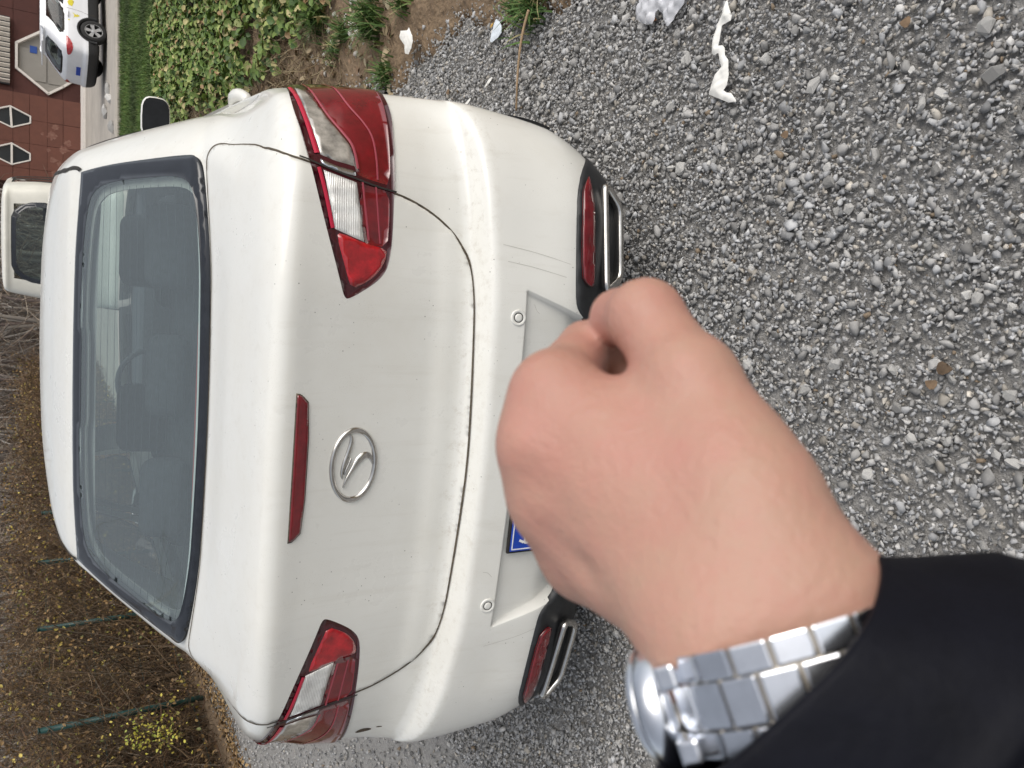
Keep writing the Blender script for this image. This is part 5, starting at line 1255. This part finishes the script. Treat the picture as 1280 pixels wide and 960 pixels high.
# a tall bare tree behind the hedge: its branches mirror in the rear window
def bare_tree(name, base, h, label, seed):
    rng = np.random.default_rng(seed); root = empty(name, base, 0, label, 'tree'); B = np.array(base, float)
    segs = []
    m = MB(); pts = [B + [0, 0, -.1]]; d = np.array([.05, .05, 1.]); k = 9
    for i in range(k): d = d + rng.normal(0, .07, 3); d /= np.linalg.norm(d); pts.append(pts[-1] + d * h / k)
    m.tube(pts, np.linspace(.13, .03, k + 1), 9); lst = [(p, .05) for p in pts[3:]]
    bark = material('tree_bark', (.16, .125, .095), rough=.9, var=.3, vscale=14, bump=.5, bscale=40)
    m.build('trunk', bark, root, True)
    n0 = 34; st = np.array([pts[int(rng.integers(3, k))] + rng.normal(0, .02, 3) for _ in range(n0)]); dr = np.column_stack([rng.normal(0, .8, (n0, 2)), rng.uniform(.3, 1, n0)])
    o, T = twigs('limbs', st, dr, rng.uniform(1.2, 2.6, n0), rng.uniform(.016, .034, n0), np.tile([[.15, .12, .09]], (n0, 1)), MT['bark'], rng, 7, 5, .16); o.parent = root; o.matrix_parent_inverse = world_of(root).inverted(); o['kind'] = 'stuff'
    st2 = T[:, 2:].reshape(-1, 3); st2 = st2[rng.integers(0, len(st2), 900)]; dr2 = rng.normal(0, 1, (900, 3)) + [0, 0, .4]
    o, _ = twigs('twigs', st2, dr2, rng.uniform(.4, 1.0, 900), rng.uniform(.004, .009, 900), np.tile([[.15, .115, .09]], (900, 1)), MT['bark'], rng, 4, 3, .22); o.parent = root; o.matrix_parent_inverse = world_of(root).inverted(); o['kind'] = 'stuff'
    return root
bare_tree('bare_tree', (-5.9, 6.6, 0), 10.5, 'tall bare tree behind the vine hedge, its branches mirrored in the rear window', 5)

# ---------------------------------------------------------------- litter on the ground
def px_ground(px, py, z=0.):
    q = AXIS + RGT * ((480 - py) / FPX) + CUP * ((640 - px) / FPX); return CAM + q * ((z - CAM[2]) / q[2])
def crumpled(name, outline, mat, label, cat, z0=.012, amp=.012, res=.006, seed=0, thick=.0008, arch=.0, group=None, wide=0):
    """thin crumpled sheet lying on the ground: outline in world x, y"""
    rng = np.random.default_rng(seed); P = dense(np.array(outline), res); lo, hi = P.min(0), P.max(0)
    gx_, gy_ = np.meshgrid(np.arange(lo[0], hi[0], res), np.arange(lo[1], hi[1], res)); G = np.stack([gx_.ravel(), gy_.ravel()], 1); G = G[inside(P, G)]
    if len(G): dmin = np.sqrt(((G[:, None] - P[None]) ** 2).sum(-1).min(1)); G = G[dmin > res * .5]
    pts = np.concatenate([P, G]); ed = [(i, (i + 1) % len(P)) for i in range(len(P))]
    vs, es, fs, _, _, _ = delaunay_2d_cdt([Vector(p) for p in pts], ed, [], 0, 1e-7); UV = np.array([v[:] for v in vs]); T = np.array([f for f in fs if len(f) == 3]); T = T[inside(P, UV[T].mean(1))]
    z = np.zeros(len(UV))
    for f_, a_ in ((1, 1.), (2.3, .6), (5, .3)):
        k = rng.normal(0, 1, (3, 2)) * 45 * f_; ph = rng.uniform(0, 6, 3); z += a_ * np.abs(np.sin(UV @ k.T + ph)).mean(1)
    dd = np.sqrt(((UV[:, None] - P[None]) ** 2).sum(-1).min(1)); z = z / z.max() * amp * (.45 + .55 * np.clip(dd / .015, 0, 1)) + arch * np.clip(dd / .02, 0, 1)
    Z = hgt(UV[:, 0], UV[:, 1]) + z0 + z; top = np.column_stack([UV, Z]); bot = np.column_stack([UV, Z - thick]); n = len(UV)
    Fc = [tuple(t) for t in T] + [tuple(int(i) + n for i in t[::-1]) for t in T]
    o = mk(name, np.concatenate([top, bot]), Fc, mat); tag(o, label, cat, group); return o
def litter():
    G = lambda L: [tuple(px_ground(x, y)[:2]) for x, y in L]
    # twisted strip of tissue: two flat ends joined by a twisted neck
    s = 160 / 1097
    g6 = lambda L: G([(780 + x * 140 / 960 * 1.0, y * 140 / 960) for x, y in L])
    rib = g6([(942, 20), (975, 150), (968, 195), (890, 235), (875, 350), (862, 410), (895, 405), (915, 430), (918, 490), (950, 530), (950, 660), (935, 740), (905, 790), (930, 808), (975, 815), (1010, 865), (1015, 885), (950, 895), (890, 870), (780, 825), (800, 745), (835, 660), (890, 590), (870, 530), (860, 470), (830, 490), (810, 480), (818, 350), (850, 240), (890, 150), (915, 70)])
    crumpled('tissue_strip', rib, MT['tissue'], 'long twisted strip of white tissue lying on the grey gravel', 'tissue', .018, .020, .0045, 1)
    bag = g6([(180, -120), (600, -120), (565, 40), (520, 120), (470, 190), (430, 245), (410, 240), (395, 190), (375, 130), (345, 100), (320, 130), (315, 180), (290, 222), (250, 230), (190, 210), (150, 180), (148, 110), (170, 40)])
    crumpled('plastic_bag', bag, MT['bag'], 'thin see-through plastic bag on the gravel at the edge of the picture', 'bag', .016, .032, .006, 2)
    crumpled('plastic_tag', g6([(190, 150), (290, 150), (310, 180), (270, 195), (230, 188)]), material('brown_scrap', (.35, .16, .08), rough=.6), 'small brown scrap lying under the plastic bag', 'scrap', .014, .006, .004, 8)
    t = lambda L: G([(400 + x / 8, y / 8) for x, y in L])
    crumpled('tissue', t([(1060, 320), (1070, 355), (1085, 400), (1085, 450), (1060, 530), (1030, 580), (1000, 575), (1000, 490), (960, 425), (975, 355), (1040, 350)]), MT['tissue'], 'small folded white tissue on the brown soil', 'tissue', .060, .016, .006, 3)
    c = lambda L: G([(580 + x / 6.4, y / 6.4) for x, y in L])
    card = c([(295, 162), (318, 180), (333, 225), (328, 270), (300, 310), (250, 348), (238, 340), (245, 290), (270, 225), (280, 190)])
    o = crumpled('printed_card', card, MT['card'], 'pale blue printed scrap of card between soil and gravel', 'card', .020, .006, .006, 4)
    crumpled('card_print', [tuple(np.array(p)) for p in c([(278, 190), (262, 225), (245, 235), (255, 205)])], material('print_orange', (.55, .33, .08), rough=.6), 'orange and green corner torn off the pale blue card', 'scrap', .022, .004, .005, 5)
    # dry stalk
    P0, P1 = px_ground(662, 12, .06), px_ground(645, 140, .03); m = MB(); u = np.linspace(0, 1, 24)
    pts = [P0 + (P1 - P0) * k + np.array([.006 * math.sin(k * 7), .006 * math.sin(k * 5 + 1), .018 * math.sin(k * 3.1)]) for k in u]
    m.tube(pts, np.linspace(.0052, .0036, 24), 7); tag(m.build('dry_stalk', MT['straw'], None, True), 'long thin dry stalk lying across the gravel beside the rear wheel', 'stalk')
    rng = np.random.default_rng(9)
    for i, (px, py, lb) in enumerate([(684, 117, 0)]): pass
    for px, py, sz, lb in [(563, 117, .018, 'orange-brown dead leaf on the gravel nearest the white car'), (1182, 460, .020, 'yellow-brown leaf fragment on the gravel among the small stones'), (1165, 478, .016, 'rusty leaf crumb on the gravel below the yellow stone'), (985, 170, .014, 'brown leaf crumb on the gravel right of the tissue strip'), (1137, 30, .016, 'dark brown leaf fragment near the upper edge of the gravel')]:
        P = px_ground(px, py); a = rng.uniform(0, 6.28, 1)[0]
        pol = [(P[0] + sz * math.cos(a + q) * (.6 + .4 * math.cos(q)), P[1] + sz * math.sin(a + q) * .8) for q in np.linspace(0, 2 * math.pi, 10, endpoint=False)]
        crumpled('dead_leaf', pol, MT['dead'], lb, 'leaf', .012, .008, .005, int(px), group='dead leaves on the gravel')
    for px, py, lb in [(614, 103, 'tiny white paper scrap on the gravel left of the dry stalk'), (588, 129, 'tiny white paper scrap on the gravel against the white car')]:
        P = px_ground(px, py); pol = [(P[0] + .016 * math.cos(q + 1), P[1] + .026 * math.sin(q)) for q in np.linspace(0, 2 * math.pi, 8, endpoint=False)]
        crumpled('paper_scrap', pol, MT['tissue'], lb, 'scrap', .014, .006, .006, int(py), group='paper scraps on the gravel')
litter()

# ---------------------------------------------------------------- vehicles behind
def hatch_net(L, W, H, belt, slant=.25, roof_in=.17, gb=.05, bow=.09, cr=.22, tuck=.12, hood=1.0):
    A = [0, .35, .60, .75, .92, 1.2, 1.6, 2.3, 3.1, 3.9, 4.5, 5.0, 5.4]; hw = W / 2; rows = []
    def ring(t, z, yr, w_, yf, zf=None, c=cr, taper=.0):
        x = [0, w_ * .42, w_ * .70, w_ * .88, w_ - .03, w_, w_, w_, w_, w_ - .01, w_ - .10 - taper, w_ * .55, 0]
        y = [yr, yr + bow * .15, yr + bow * .45, yr + bow, yr + bow + cr * .65, yr + bow + cr + .2, yr + .22 * L, yr + .36 * L, yr + .55 * L, yf - .75, yf - .28, yf - .06, yf]
        y = list(np.maximum.accumulate(np.array(y))); zf = z if zf is None else zf
        zz = [z] * 9 + [z * .6 + zf * .4, zf, zf, zf]; rows.append((t, [(x[j], y[j], zz[j]) for j in range(13)]))
    ring(-.2, .20, .35, hw - .16, L - .3); ring(0, .24, .06, hw - .06, L - .1); ring(.10, .36, .0, hw - .02, L); ring(.30, .55, -.005, hw, L)
    ring(.36, .60, .03, hw - .002, L); ring(.60, .82, .055, hw, L - .03); ring(.80, belt - .03, .075, hw - .01, L - .12, .95); ring(.86, belt + .01, .10, hw - .03, L - hood, 1.0)
    ring(.90, belt + .05, .125, hw - .045, L - hood - .15, 1.04)
    t1 = .90 + (H - .13 - belt - .05); sl_ = slant
    ring((.90 + t1) / 2, (belt + .05 + H - .13) / 2, .125 + sl_ * .5, hw - .045 - roof_in * .42, L - hood - .60, (1.04 + H - .13) / 2); ring(t1, H - .13, .125 + sl_, hw - .045 - roof_in, L - hood - 1.02, H - .14)
    ring(t1 + .06, H - .075, .125 + sl_ - .02, hw - .07 - roof_in, L - hood - 1.08, H - .09); ring(t1 + .11, H - .045, .125 + sl_ + .05, hw - .10 - roof_in, L - hood - 1.14, H - .055)
    ring(t1 + .25, H - .02, .125 + sl_ + .25, hw * .62, L - hood - 1.4, H - .025)
    cy = (sl_ + L - hood - 1.2) / 2; rows.append((t1 + .6, [(x * .01, cy + y * .002, H) for x, y in [(0,-1),(.3,-1),(.6,-1),(.7,-.8),(.8,-.6),(.9,-.3),(.9,0),(.9,.3),(.9,.5),(.8,.6),(.7,.8),(.4,1),(0,1)]]))
    return Surf(A, [r[0] for r in rows], [r[1] for r in rows]), t1
class Placed:
    """a surface moved and turned into place"""
    def __init__(s, S, loc, rz): s.S = S; s.l = np.array(loc, float); s.M = np.array(Matrix.Rotation(rz, 3, 'Z'))
    def __call__(s, a, t): return s.S(a, t) @ s.M.T + s.l
    def normal(s, a, t, e=.002): return s.S.normal(a, t, e) @ s.M.T
def vehicle(name, loc, rz, L, W, H, belt, paint, label, cat, slant=.25, roof_in=.17, hood=1.0, cladding=False, spokes=5, wr=.33, rearwin=(.93, .05), interior=True):
    S0, t1 = hatch_net(L, W, H, belt, slant, roof_in, hood=hood); S = Placed(S0, loc, rz); root = empty(name, loc, rz, label, cat)
    half = np.unique(np.concatenate([np.arange(0, 1.3, .04), np.arange(1.3, 5.41, .08)])); a = np.concatenate([-half[::-1], half[1:]]); t = np.concatenate([np.arange(-.2, t1 + .3, .035), [t1 + .45, t1 + .6]])
    wy = (.20 * L, L - .19 * L)
    rw0, rw1 = .93, t1 - .02; aw = .60
    def skip(ca, ct):
        P = S0(ca, ct); y, z, x = P[:, 1], P[:, 2], np.abs(P[:, 0]); b = np.abs(ca)
        r = (b < aw - .03) & (ct > rw0 + .02) & (ct < rw1 - .02)
        r |= (ct > .93) & (ct < t1 - .03) & (((b > 1.15) & (b < 2.05)) | ((b > 2.2) & (b < 3.0)) | ((b > 3.08) & (b < 3.7)))
        r |= (b > 4.3) & (ct > .95) & (ct < t1 - .03)
        for w_ in wy: r |= ((y - w_) ** 2 + (z - wr) ** 2 < (wr + .06) ** 2) & (b > .9) & (b < 5.0) & (x > W * .35) & (ct < .8)
        return r
    grid_body(S, a, t, skip, [paint, MT['under'], MT['black']], lambda a_, t_: np.where(t_ < .0, 1, np.where((t_ < .22) & cladding, 2, 0)), 'body', root)
    Mz = Matrix.Rotation(rz, 3, 'Z'); W3 = lambda p: np.array(Mz @ Vector(p)) + np.array(loc)
    m = MB(); m.box(W3((0, L / 2, .26)), (W - .3, L - .8, .08), np.array(Mz)); m.build('underbody', MT['under'], root)
    for w_ in wy:
        for s_ in (1, -1):
            c = W3((s_ * (W / 2 - .10), w_, wr)); ax = np.array(Mz @ Vector((s_, 0, 0)))
            h = .11; k = wr
            MB().lathe([(k * .68, -h), (k * .95, -h), (k, -h * .7), (k, h * .7), (k * .95, h), (k * .68, h)], c, ax, 36, False).build('tyre', MT['rubber'], root, True)
            MB().lathe([(k * .68, h * .9), (k * .62, h * .9), (k * .58, .0), (0, -.01)], c, ax, 32, False).build('rim', MT['under'] if cladding else MT['alloy'], root, True)
            fx = np.array(Mz @ Vector((0, 1, 0))); sp = MB()
            for q in range(spokes):
                an = 2 * math.pi * q / spokes + .2; u = fx * math.cos(an) + np.array([0, 0, 1.]) * math.sin(an); v = -fx * math.sin(an) + np.array([0, 0, 1.]) * math.cos(an); p0 = c + ax * h * .8
                V = [p0 + u * k * .08 + v * k * .09, p0 + u * k * .08 - v * k * .09, p0 + u * k * .64 - v * k * .17, p0 + u * k * .64 + v * k * .17]; V += [x_ - ax * .04 for x_ in V]
                sp.add(V, [(0, 1, 2, 3), (0, 3, 7, 4), (1, 5, 6, 2), (3, 2, 6, 7)])
            sp.lathe([(k * .68, .012), (k * .63, .012), (k * .61, -.02)], c + ax * h * .8, ax, 32, False); sp.lathe([(k * .16, -.02), (k * .16, .01), (0, .014)], c + ax * h * .8, ax, 16)
            sp.build('spokes', MT['alloy'], root)
            m = MB(); ang = np.linspace(-.2, math.pi + .2, 30); V = []
            for q in ang:
                for xx, rr in ((s_ * (W / 2 + .012), wr + .085), (s_ * (W / 2 + .014), wr + .03), (s_ * (W / 2 - .30), wr + .05)): V.append(W3((xx, w_ + rr * math.cos(q), wr + rr * math.sin(q))))
            n = len(ang); Fc = [(3 * i + j, 3 * i + j + 1, 3 * i + 4 + j, 3 * i + 3 + j) for i in range(n - 1) for j in (0, 1)]; V.append(W3((s_ * (W / 2 - .30), w_, wr))); Fc += [(3 * i + 2, 3 * n, 3 * i + 5) for i in range(n - 1)]
            m.add(V, Fc).build('wheel_arch', MT['black'] if cladding else MT['under'], root, True)
    # windows
    pl = smooth_poly([(-aw, rw0), (0, rw0 - .005), (aw, rw0), (aw - .03, rw1), (0, rw1 + .01), (-aw + .03, rw1)], 2)
    inn = [(p[0] * .88, (p[1] - (rw0 + rw1) / 2) * .80 + (rw0 + rw1) / 2) for p in pl]
    rw = patch(S, pl, .004, .05, MT['frit'], 'window_border', root, hole=inn, skirt=.01, bev=.001, dens=.04)
    patch(S, inn, .003, .08, MT['glass2'], 'rear_window', root, skirt=0, bev=0, dens=.05)
    for s_ in (1, -1):
        for poly in ([(1.02, .92), (2.08, .92), (2.08, t1 - .03), (1.30, t1 - .06)], [(2.16, .92), (3.03, .92), (3.03, t1 - .02), (2.16, t1 - .02)], [(3.09, .92), (3.86, .92), (3.55, t1 - .05), (3.09, t1 - .02)]):
            p_ = smooth_poly([(s_ * x, y) for x, y in (poly if s_ > 0 else poly[::-1])], 1); sw = patch(S, p_, .004, .12, MT['glass2'], 'side_window', root, skirt=0, bev=0, dens=.08)
            ribbon(S, dense(p_, .1), .05, .006, MT['seal'], 'window_trim', sw, closed=True)
        m = MB()
        for x_ in (2.12, 3.05): ribbon(S, dense([(s_ * x_, .05), (s_ * x_, .5), (s_ * x_, .90)], .1, False), .010, .003, None, '', None, mb=m)
        m.build('door_gap', MT['gap'], root)
        for x_ in (2.0, 2.9):
            P = S(s_ * x_ * .93, .78)[0]; N = S.normal(s_ * x_ * .93, .78)[0]; fx = np.array(Mz @ Vector((0, 1, 0)))
            MB().tube([P + N * .01 - fx * .10, P + N * .04, P + N * .01 + fx * .10], .016, 8).build('door_handle', paint, root, True)
    patch(S, smooth_poly([(4.2, .95), (5.4, .93), (6.6, .95), (6.5, t1 - .03), (5.4, t1), (4.3, t1 - .03)], 1), .004, .12, MT['glass3'], 'windscreen', root, skirt=0, bev=0, dens=.08)
    # rear lamps
    for s_ in (1, -1):
        pp = [(1.0, .68), (.80, .64), (.66, .68), (.58, .74), (.57, .79), (.66, .82), (.80, .84), (1.02, .86), (1.16, .84)]; pp = pp if s_ > 0 else mir(pp)
        patch(S, smooth_poly(pp[::-1] if s_ > 0 else pp[::-1], 1)[::-1], .012, .04, MT['redb'] if cladding else MT['red'], 'tail_light', root, skirt=.012, bev=.003, dens=.03)
    if interior:
        for x_ in (-.36, .36):
            m = MB(); m.box(W3((x_, L * .42, .95)), (.46, .16, .62), np.array(Mz), .05); m.box(W3((x_, L * .42 - .03, 1.36)), (.27, .10, .18), np.array(Mz), .04); m.build('seat', MT['seat'], root)
        m = MB(); m.box(W3((0, L * .22, .88)), (W - .4, .16, .62), np.array(Mz), .05); m.build('rear_seat', MT['seat'], root)
        for x_ in (-.36, .36): m = MB(); m.box(W3((x_, L * .22 - .04, 1.28)), (.27, .10, .18), np.array(Mz), .04); m.build('headrest', MT['seat'], root)
    return root, S, W3, t1
def others():
    q = at_r(2.02, 13.0)
    root, S, W3, t1 = vehicle('parked_van', (q[0], q[1], q[2]), R(-4), 3.9, 1.92, 2.0, 1.12, MT['paint2'], 'cream white van parked ahead, its rear window peeping over the sedan roof', 'van', slant=.16, roof_in=.09, hood=.55)
    # white utility car on the road
    c = at_r(9.95, 25.6, -.285); head = -(R(68)) + YAW       # heading, to the right and away
    hd = FWD * math.cos(R(74)) + RGT * math.sin(R(74)); rz = math.atan2(-hd[0], hd[1])
    P0 = at_r(9.10, 25.4, -.285)
    root, S, W3, t1 = vehicle('parked_suv', tuple(P0), rz, 4.25, 1.76, 1.66, 1.02, MT['paint3'], 'white high-riding car with yellow stickers parked on the road', 'car', slant=.60, roof_in=.16, hood=.85, cladding=True, wr=.34)
    for poly in ([(1.78, .62), (1.86, .55), (1.82, .55), (1.92, .44), (1.96, .53), (1.92, .54), (1.98, .66), (1.90, .60)], [(1.62, .76), (1.68, .72), (1.66, .79)], [(2.22, .66), (2.42, .60), (2.5, .70), (2.36, .80), (2.25, .76)], [(2.62, .42), (2.9, .36), (2.95, .55), (2.7, .58)]):
        patch(S, np.array(poly), .003, .05, MT['yellow'], 'sticker', root, skirt=0, bev=0, dens=.04)
    b = MB(); Mz = np.array(Matrix.Rotation(rz, 3, 'Z')); b.box(W3((0, .035, .70)), (.38, .012, .11), Mz, .003); b.build('number_plate', MT['blue'], root)
    b = MB(); b.box(W3((0, .52, 1.595)), (1.12, .22, .035), Mz, .012); b.build('roof_spoiler', MT['paint3'], root)
    for s_ in (1, -1):
        b = MB(); b.tube([W3((s_ * .58, .80, 1.585)), W3((s_ * .58, .92, 1.625)), W3((s_ * .58, 2.1, 1.63)), W3((s_ * .56, 2.3, 1.59))], .02, 6); b.build('roof_rail', MT['steel'], root, True)
others()

# ---------------------------------------------------------------- the terracotta building
def building():
    D = 37.47; BZ = -.31; root_xy = at_r(11.5, D, BZ); root = empty('red_building', tuple(root_xy), YAW, 'low red panelled building with white framed hexagonal windows across the road', 'building')
    def W(r, z, dep=0.): q = at_r(r, D + dep, z); return q
    Rm = np.array(Matrix.Rotation(YAW, 3, 'Z'))
    def quad(name, r0, r1, z0, z1, dep, th, mat, parent, bev=.012): m = MB(); m.box(W((r0 + r1) / 2, (z0 + z1) / 2, dep + th / 2), (r1 - r0, th, z1 - z0), Rm, bev); return m.build(name, mat, parent)
    HEX = {'A': [(11.5, 2.33), (11.2, 1.63), (10.92, 1.63), (10.63, 2.28), (10.90, 2.98), (11.22, 2.98)], 'B': [(9.97, 2.28), (9.64, 1.64), (9.36, 1.64), (9.09, 2.28), (9.38, 2.95), (9.68, 2.95)]}
    DOOR = [(15.19, 1.2), (14.47, 2.13), (13.41, 2.13), (12.53, .97), (12.95, .42), (13.6, -.29), (15.6, -.29), (15.6, .2)]
    H = 5.6; split = 12.12; RB = 22.
    # core walls stand behind the cladding
    quad('wall', 8.39, split, BZ, H, .10, 9., MT['joint'], root, 0); quad('wall', split + .003, RB, BZ, H, .95, 8.1, MT['joint'], root, 0)
    def clad(r0, r1, dep, mat, holes, cols, rowsz):
        for i in range(len(cols) - 1):
            for j in range(len(rowsz) - 1):
                a0, a1, z0, z1 = cols[i] + .006, cols[i + 1] - .006, rowsz[j] + .006, rowsz[j + 1] - .006
                poly = [(a0, z0), (a1, z0), (a1, z1), (a0, z1)]; hit = None
                for hname, h in holes.items():
                    hp = np.array(h)
                    if hp[:, 0].min() < a1 and hp[:, 0].max() > a0 and hp[:, 1].min() < z1 and hp[:, 1].max() > z0: hit = hp
                if hit is None: quad('panel', a0, a1, z0, z1, dep, .06, mat, root, .008)
                else:       # panel cut round the opening
                    P = dense(poly, .12); g = np.stack(np.meshgrid(np.arange(a0 + .03, a1, .06), np.arange(z0 + .03, z1, .06)), -1).reshape(-1, 2); g = g[~inside(hit, g)]; hb = dense(hit, .05); inb = (hb[:, 0] > a0 + .01) & (hb[:, 0] < a1 - .01) & (hb[:, 1] > z0 + .01) & (hb[:, 1] < z1 - .01)
                    pts = np.concatenate([P[~inside(hit, P)], hb[inb], g]); 
                    if len(pts) < 4: continue
                    vs, es, fs, _, _, _ = delaunay_2d_cdt([Vector(p) for p in pts], [], [], 0, 1e-6); UV = np.array([v[:] for v in vs]); T = [f for f in fs if len(f) == 3]
                    cen = np.array([UV[list(f)].mean(0) for f in T]); keep = ~inside(hit, cen); V = [W(u[0], u[1], dep) for u in UV]
                    Fc = [tuple(f) for f, k in zip(T, keep) if k]
                    if Fc: V += [W(u[0], u[1], dep + .05) for u in UV]; mk('panel', V, Fc, mat, root, False)
    rowsL = [BZ, .45, 1.03, 1.66, 2.24, 2.82, 3.4, 4.1, 4.8, H]; clad(8.39, split, 0, MT['panel'], HEX, [8.39, 9.0, 10.05, 11.05, split], rowsL)
    clad(split, RB, .85, MT['panel_shaded'], {'D': DOOR}, [split + .02, 13.3, 14.6, 15.9, 17.2, 18.6, 20.2, RB], [BZ, .45, 1.35, 2.25, 3.2, 4.2, H])
    m = MB(); m.box(W(split + .0, (BZ + H) / 2, .45), (.03, .82, H - BZ), Rm); m.build('corner_trim', MT['panel_shaded'], root)
    for h in HEX.values():
        hp = np.array(h); V = [W(p[0], p[1], .06) for p in hp]; pane = mk('window', V, [tuple(range(6))], MT['pane'], root, False)
        m = MB()
        def barr(p, q, w_=.055, dep=-.02):
            d = np.array(q) - np.array(p); L_ = np.linalg.norm(d); an = math.atan2(d[1], d[0]); c = (np.array(p) + np.array(q)) / 2; m.box(W(c[0], c[1], dep + .045), (L_ + w_ * .5, .09, w_), Rm @ np.array(Matrix.Rotation(-an, 3, 'Y')), .006)
        for i in range(6): barr(hp[i], hp[(i + 1) % 6])
        m.build('frame', MT['frame'], pane); m = MB(); barr(hp[0], hp[3], .075, -.015); m.build('glazing_bar', MT['frame'], pane)
    # hexagonal doorway with grey panels
    hp = np.array(DOOR[:5] + [(15.9, -.29)]); V = [W(p[0], p[1], .93) for p in DOOR]; dr = mk('doorway', V, [tuple(range(len(DOOR)))], MT['greyp'], root, False); m = MB()
    for i in range(5):
        p, q = np.array(DOOR[i]), np.array(DOOR[i + 1]); d = q - p; L_ = np.linalg.norm(d); an = math.atan2(d[1], d[0]); c = (p + q) / 2; m.box(W(c[0], c[1], .86), (L_ + .06, .22, .10), Rm @ np.array(Matrix.Rotation(-an, 3, 'Y')), .006)
    m.build('frame', MT['frame'], dr)
    for r0, r1, z0, z1 in ((13.0, 14.42, -.25, 1.0), (13.02, 14.40, 1.03, 2.05), (14.47, 15.45, -.25, .82)):
        m = MB(); m.box(W((r0 + r1) / 2, (z0 + z1) / 2, .91), (r1 - r0 - .03, .03, z1 - z0 - .03), Rm, .006); m.build('door_panel', MT['greyp'], dr)
    m = MB(); m.box(W(14.35, 1.52, .885), (.30, .02, .26), Rm, .004); m.build('blue_sign', MT['emptyhex'], dr)
    # ribbed vent box
    m = MB(); m.box(W(14.05, 3.0, .80), (2.85, .18, 1.26), Rm, .01); vb = m.build('vent', MT['ventd'], root)
    for i in range(13):
        m = MB(); r_ = 12.76 + i * .216; V = []
        for z in (2.36, 3.62):
            for dr_, dd in ((-.085, .70), (0, .58), (.085, .70)): V.append(W(r_ + dr_, z, dd))
        m.add(V, [(0, 1, 4, 3), (1, 2, 5, 4), (2, 0, 3, 5), (0, 2, 1), (3, 4, 5)]); m.build('slat', MT['vent'], vb)
    # weathering: whitish bloom on the lower panels of the near face
    rng = np.random.default_rng(77); mt = material('salt_bloom', (.24, .13, .10), rough=.95, col2=(.15, .06, .042), vscale=11)
    for r_, z_, s_ in ((10.5, .85, .17), (10.0, .45, .15), (9.5, .80, .13), (9.35, .52, .14), (10.9, .72, .13), (8.9, .75, .15), (10.55, 1.2, .06), (9.9, .98, .08), (10.3, .28, .14)):
        V = [W(r_ + s_ * math.cos(q) * (1 + rng.normal(0, .22)), z_ + s_ * math.sin(q) * (1 + rng.normal(0, .22)), -.004) for q in np.linspace(0, 2 * math.pi, 18, endpoint=False)]; V.append(W(r_, z_, -.004))
        mk('stain', V, [(i, (i + 1) % 18, 18) for i in range(18)], mt, root, False)
    # boulders by the kerb
    me = []
    for i in range(4): V = stone_shape(ICO2, rng, .7); b = bpy.data.meshes.new('boulder'); b.from_pydata(V.tolist(), [], ICO2[1].tolist()); b.materials.append(MT['stone']); b.update(); me.append(b)
    for i, (px, py, s, lb) in enumerate([(136, 112, .26, 'grey broken rock at the road edge nearest the white utility car'), (137, 122, .34, 'large flat grey rock lying at the edge of the lawn'), (133, 140, .30, 'long grey rock at the road edge above the wing mirror'), (141, 160, .26, 'dark grey rock between lawn and road, closest to the sedan')]):
        d_ = 22.0; q = AXIS + RGT * ((480 - py) / FPX) + CUP * ((640 - px) / FPX); P = CAM + q * ((-.27 - CAM[2]) / q[2]); o = bpy.data.objects.new('rock', me[i]); COL.objects.link(o); o.location = (P[0], P[1], -.24); o.scale = (s, s * .7, s * .6); o.rotation_euler = (0, 0, i * 1.3); tag(o, lb, 'rock', 'rocks along the road edge')
building()
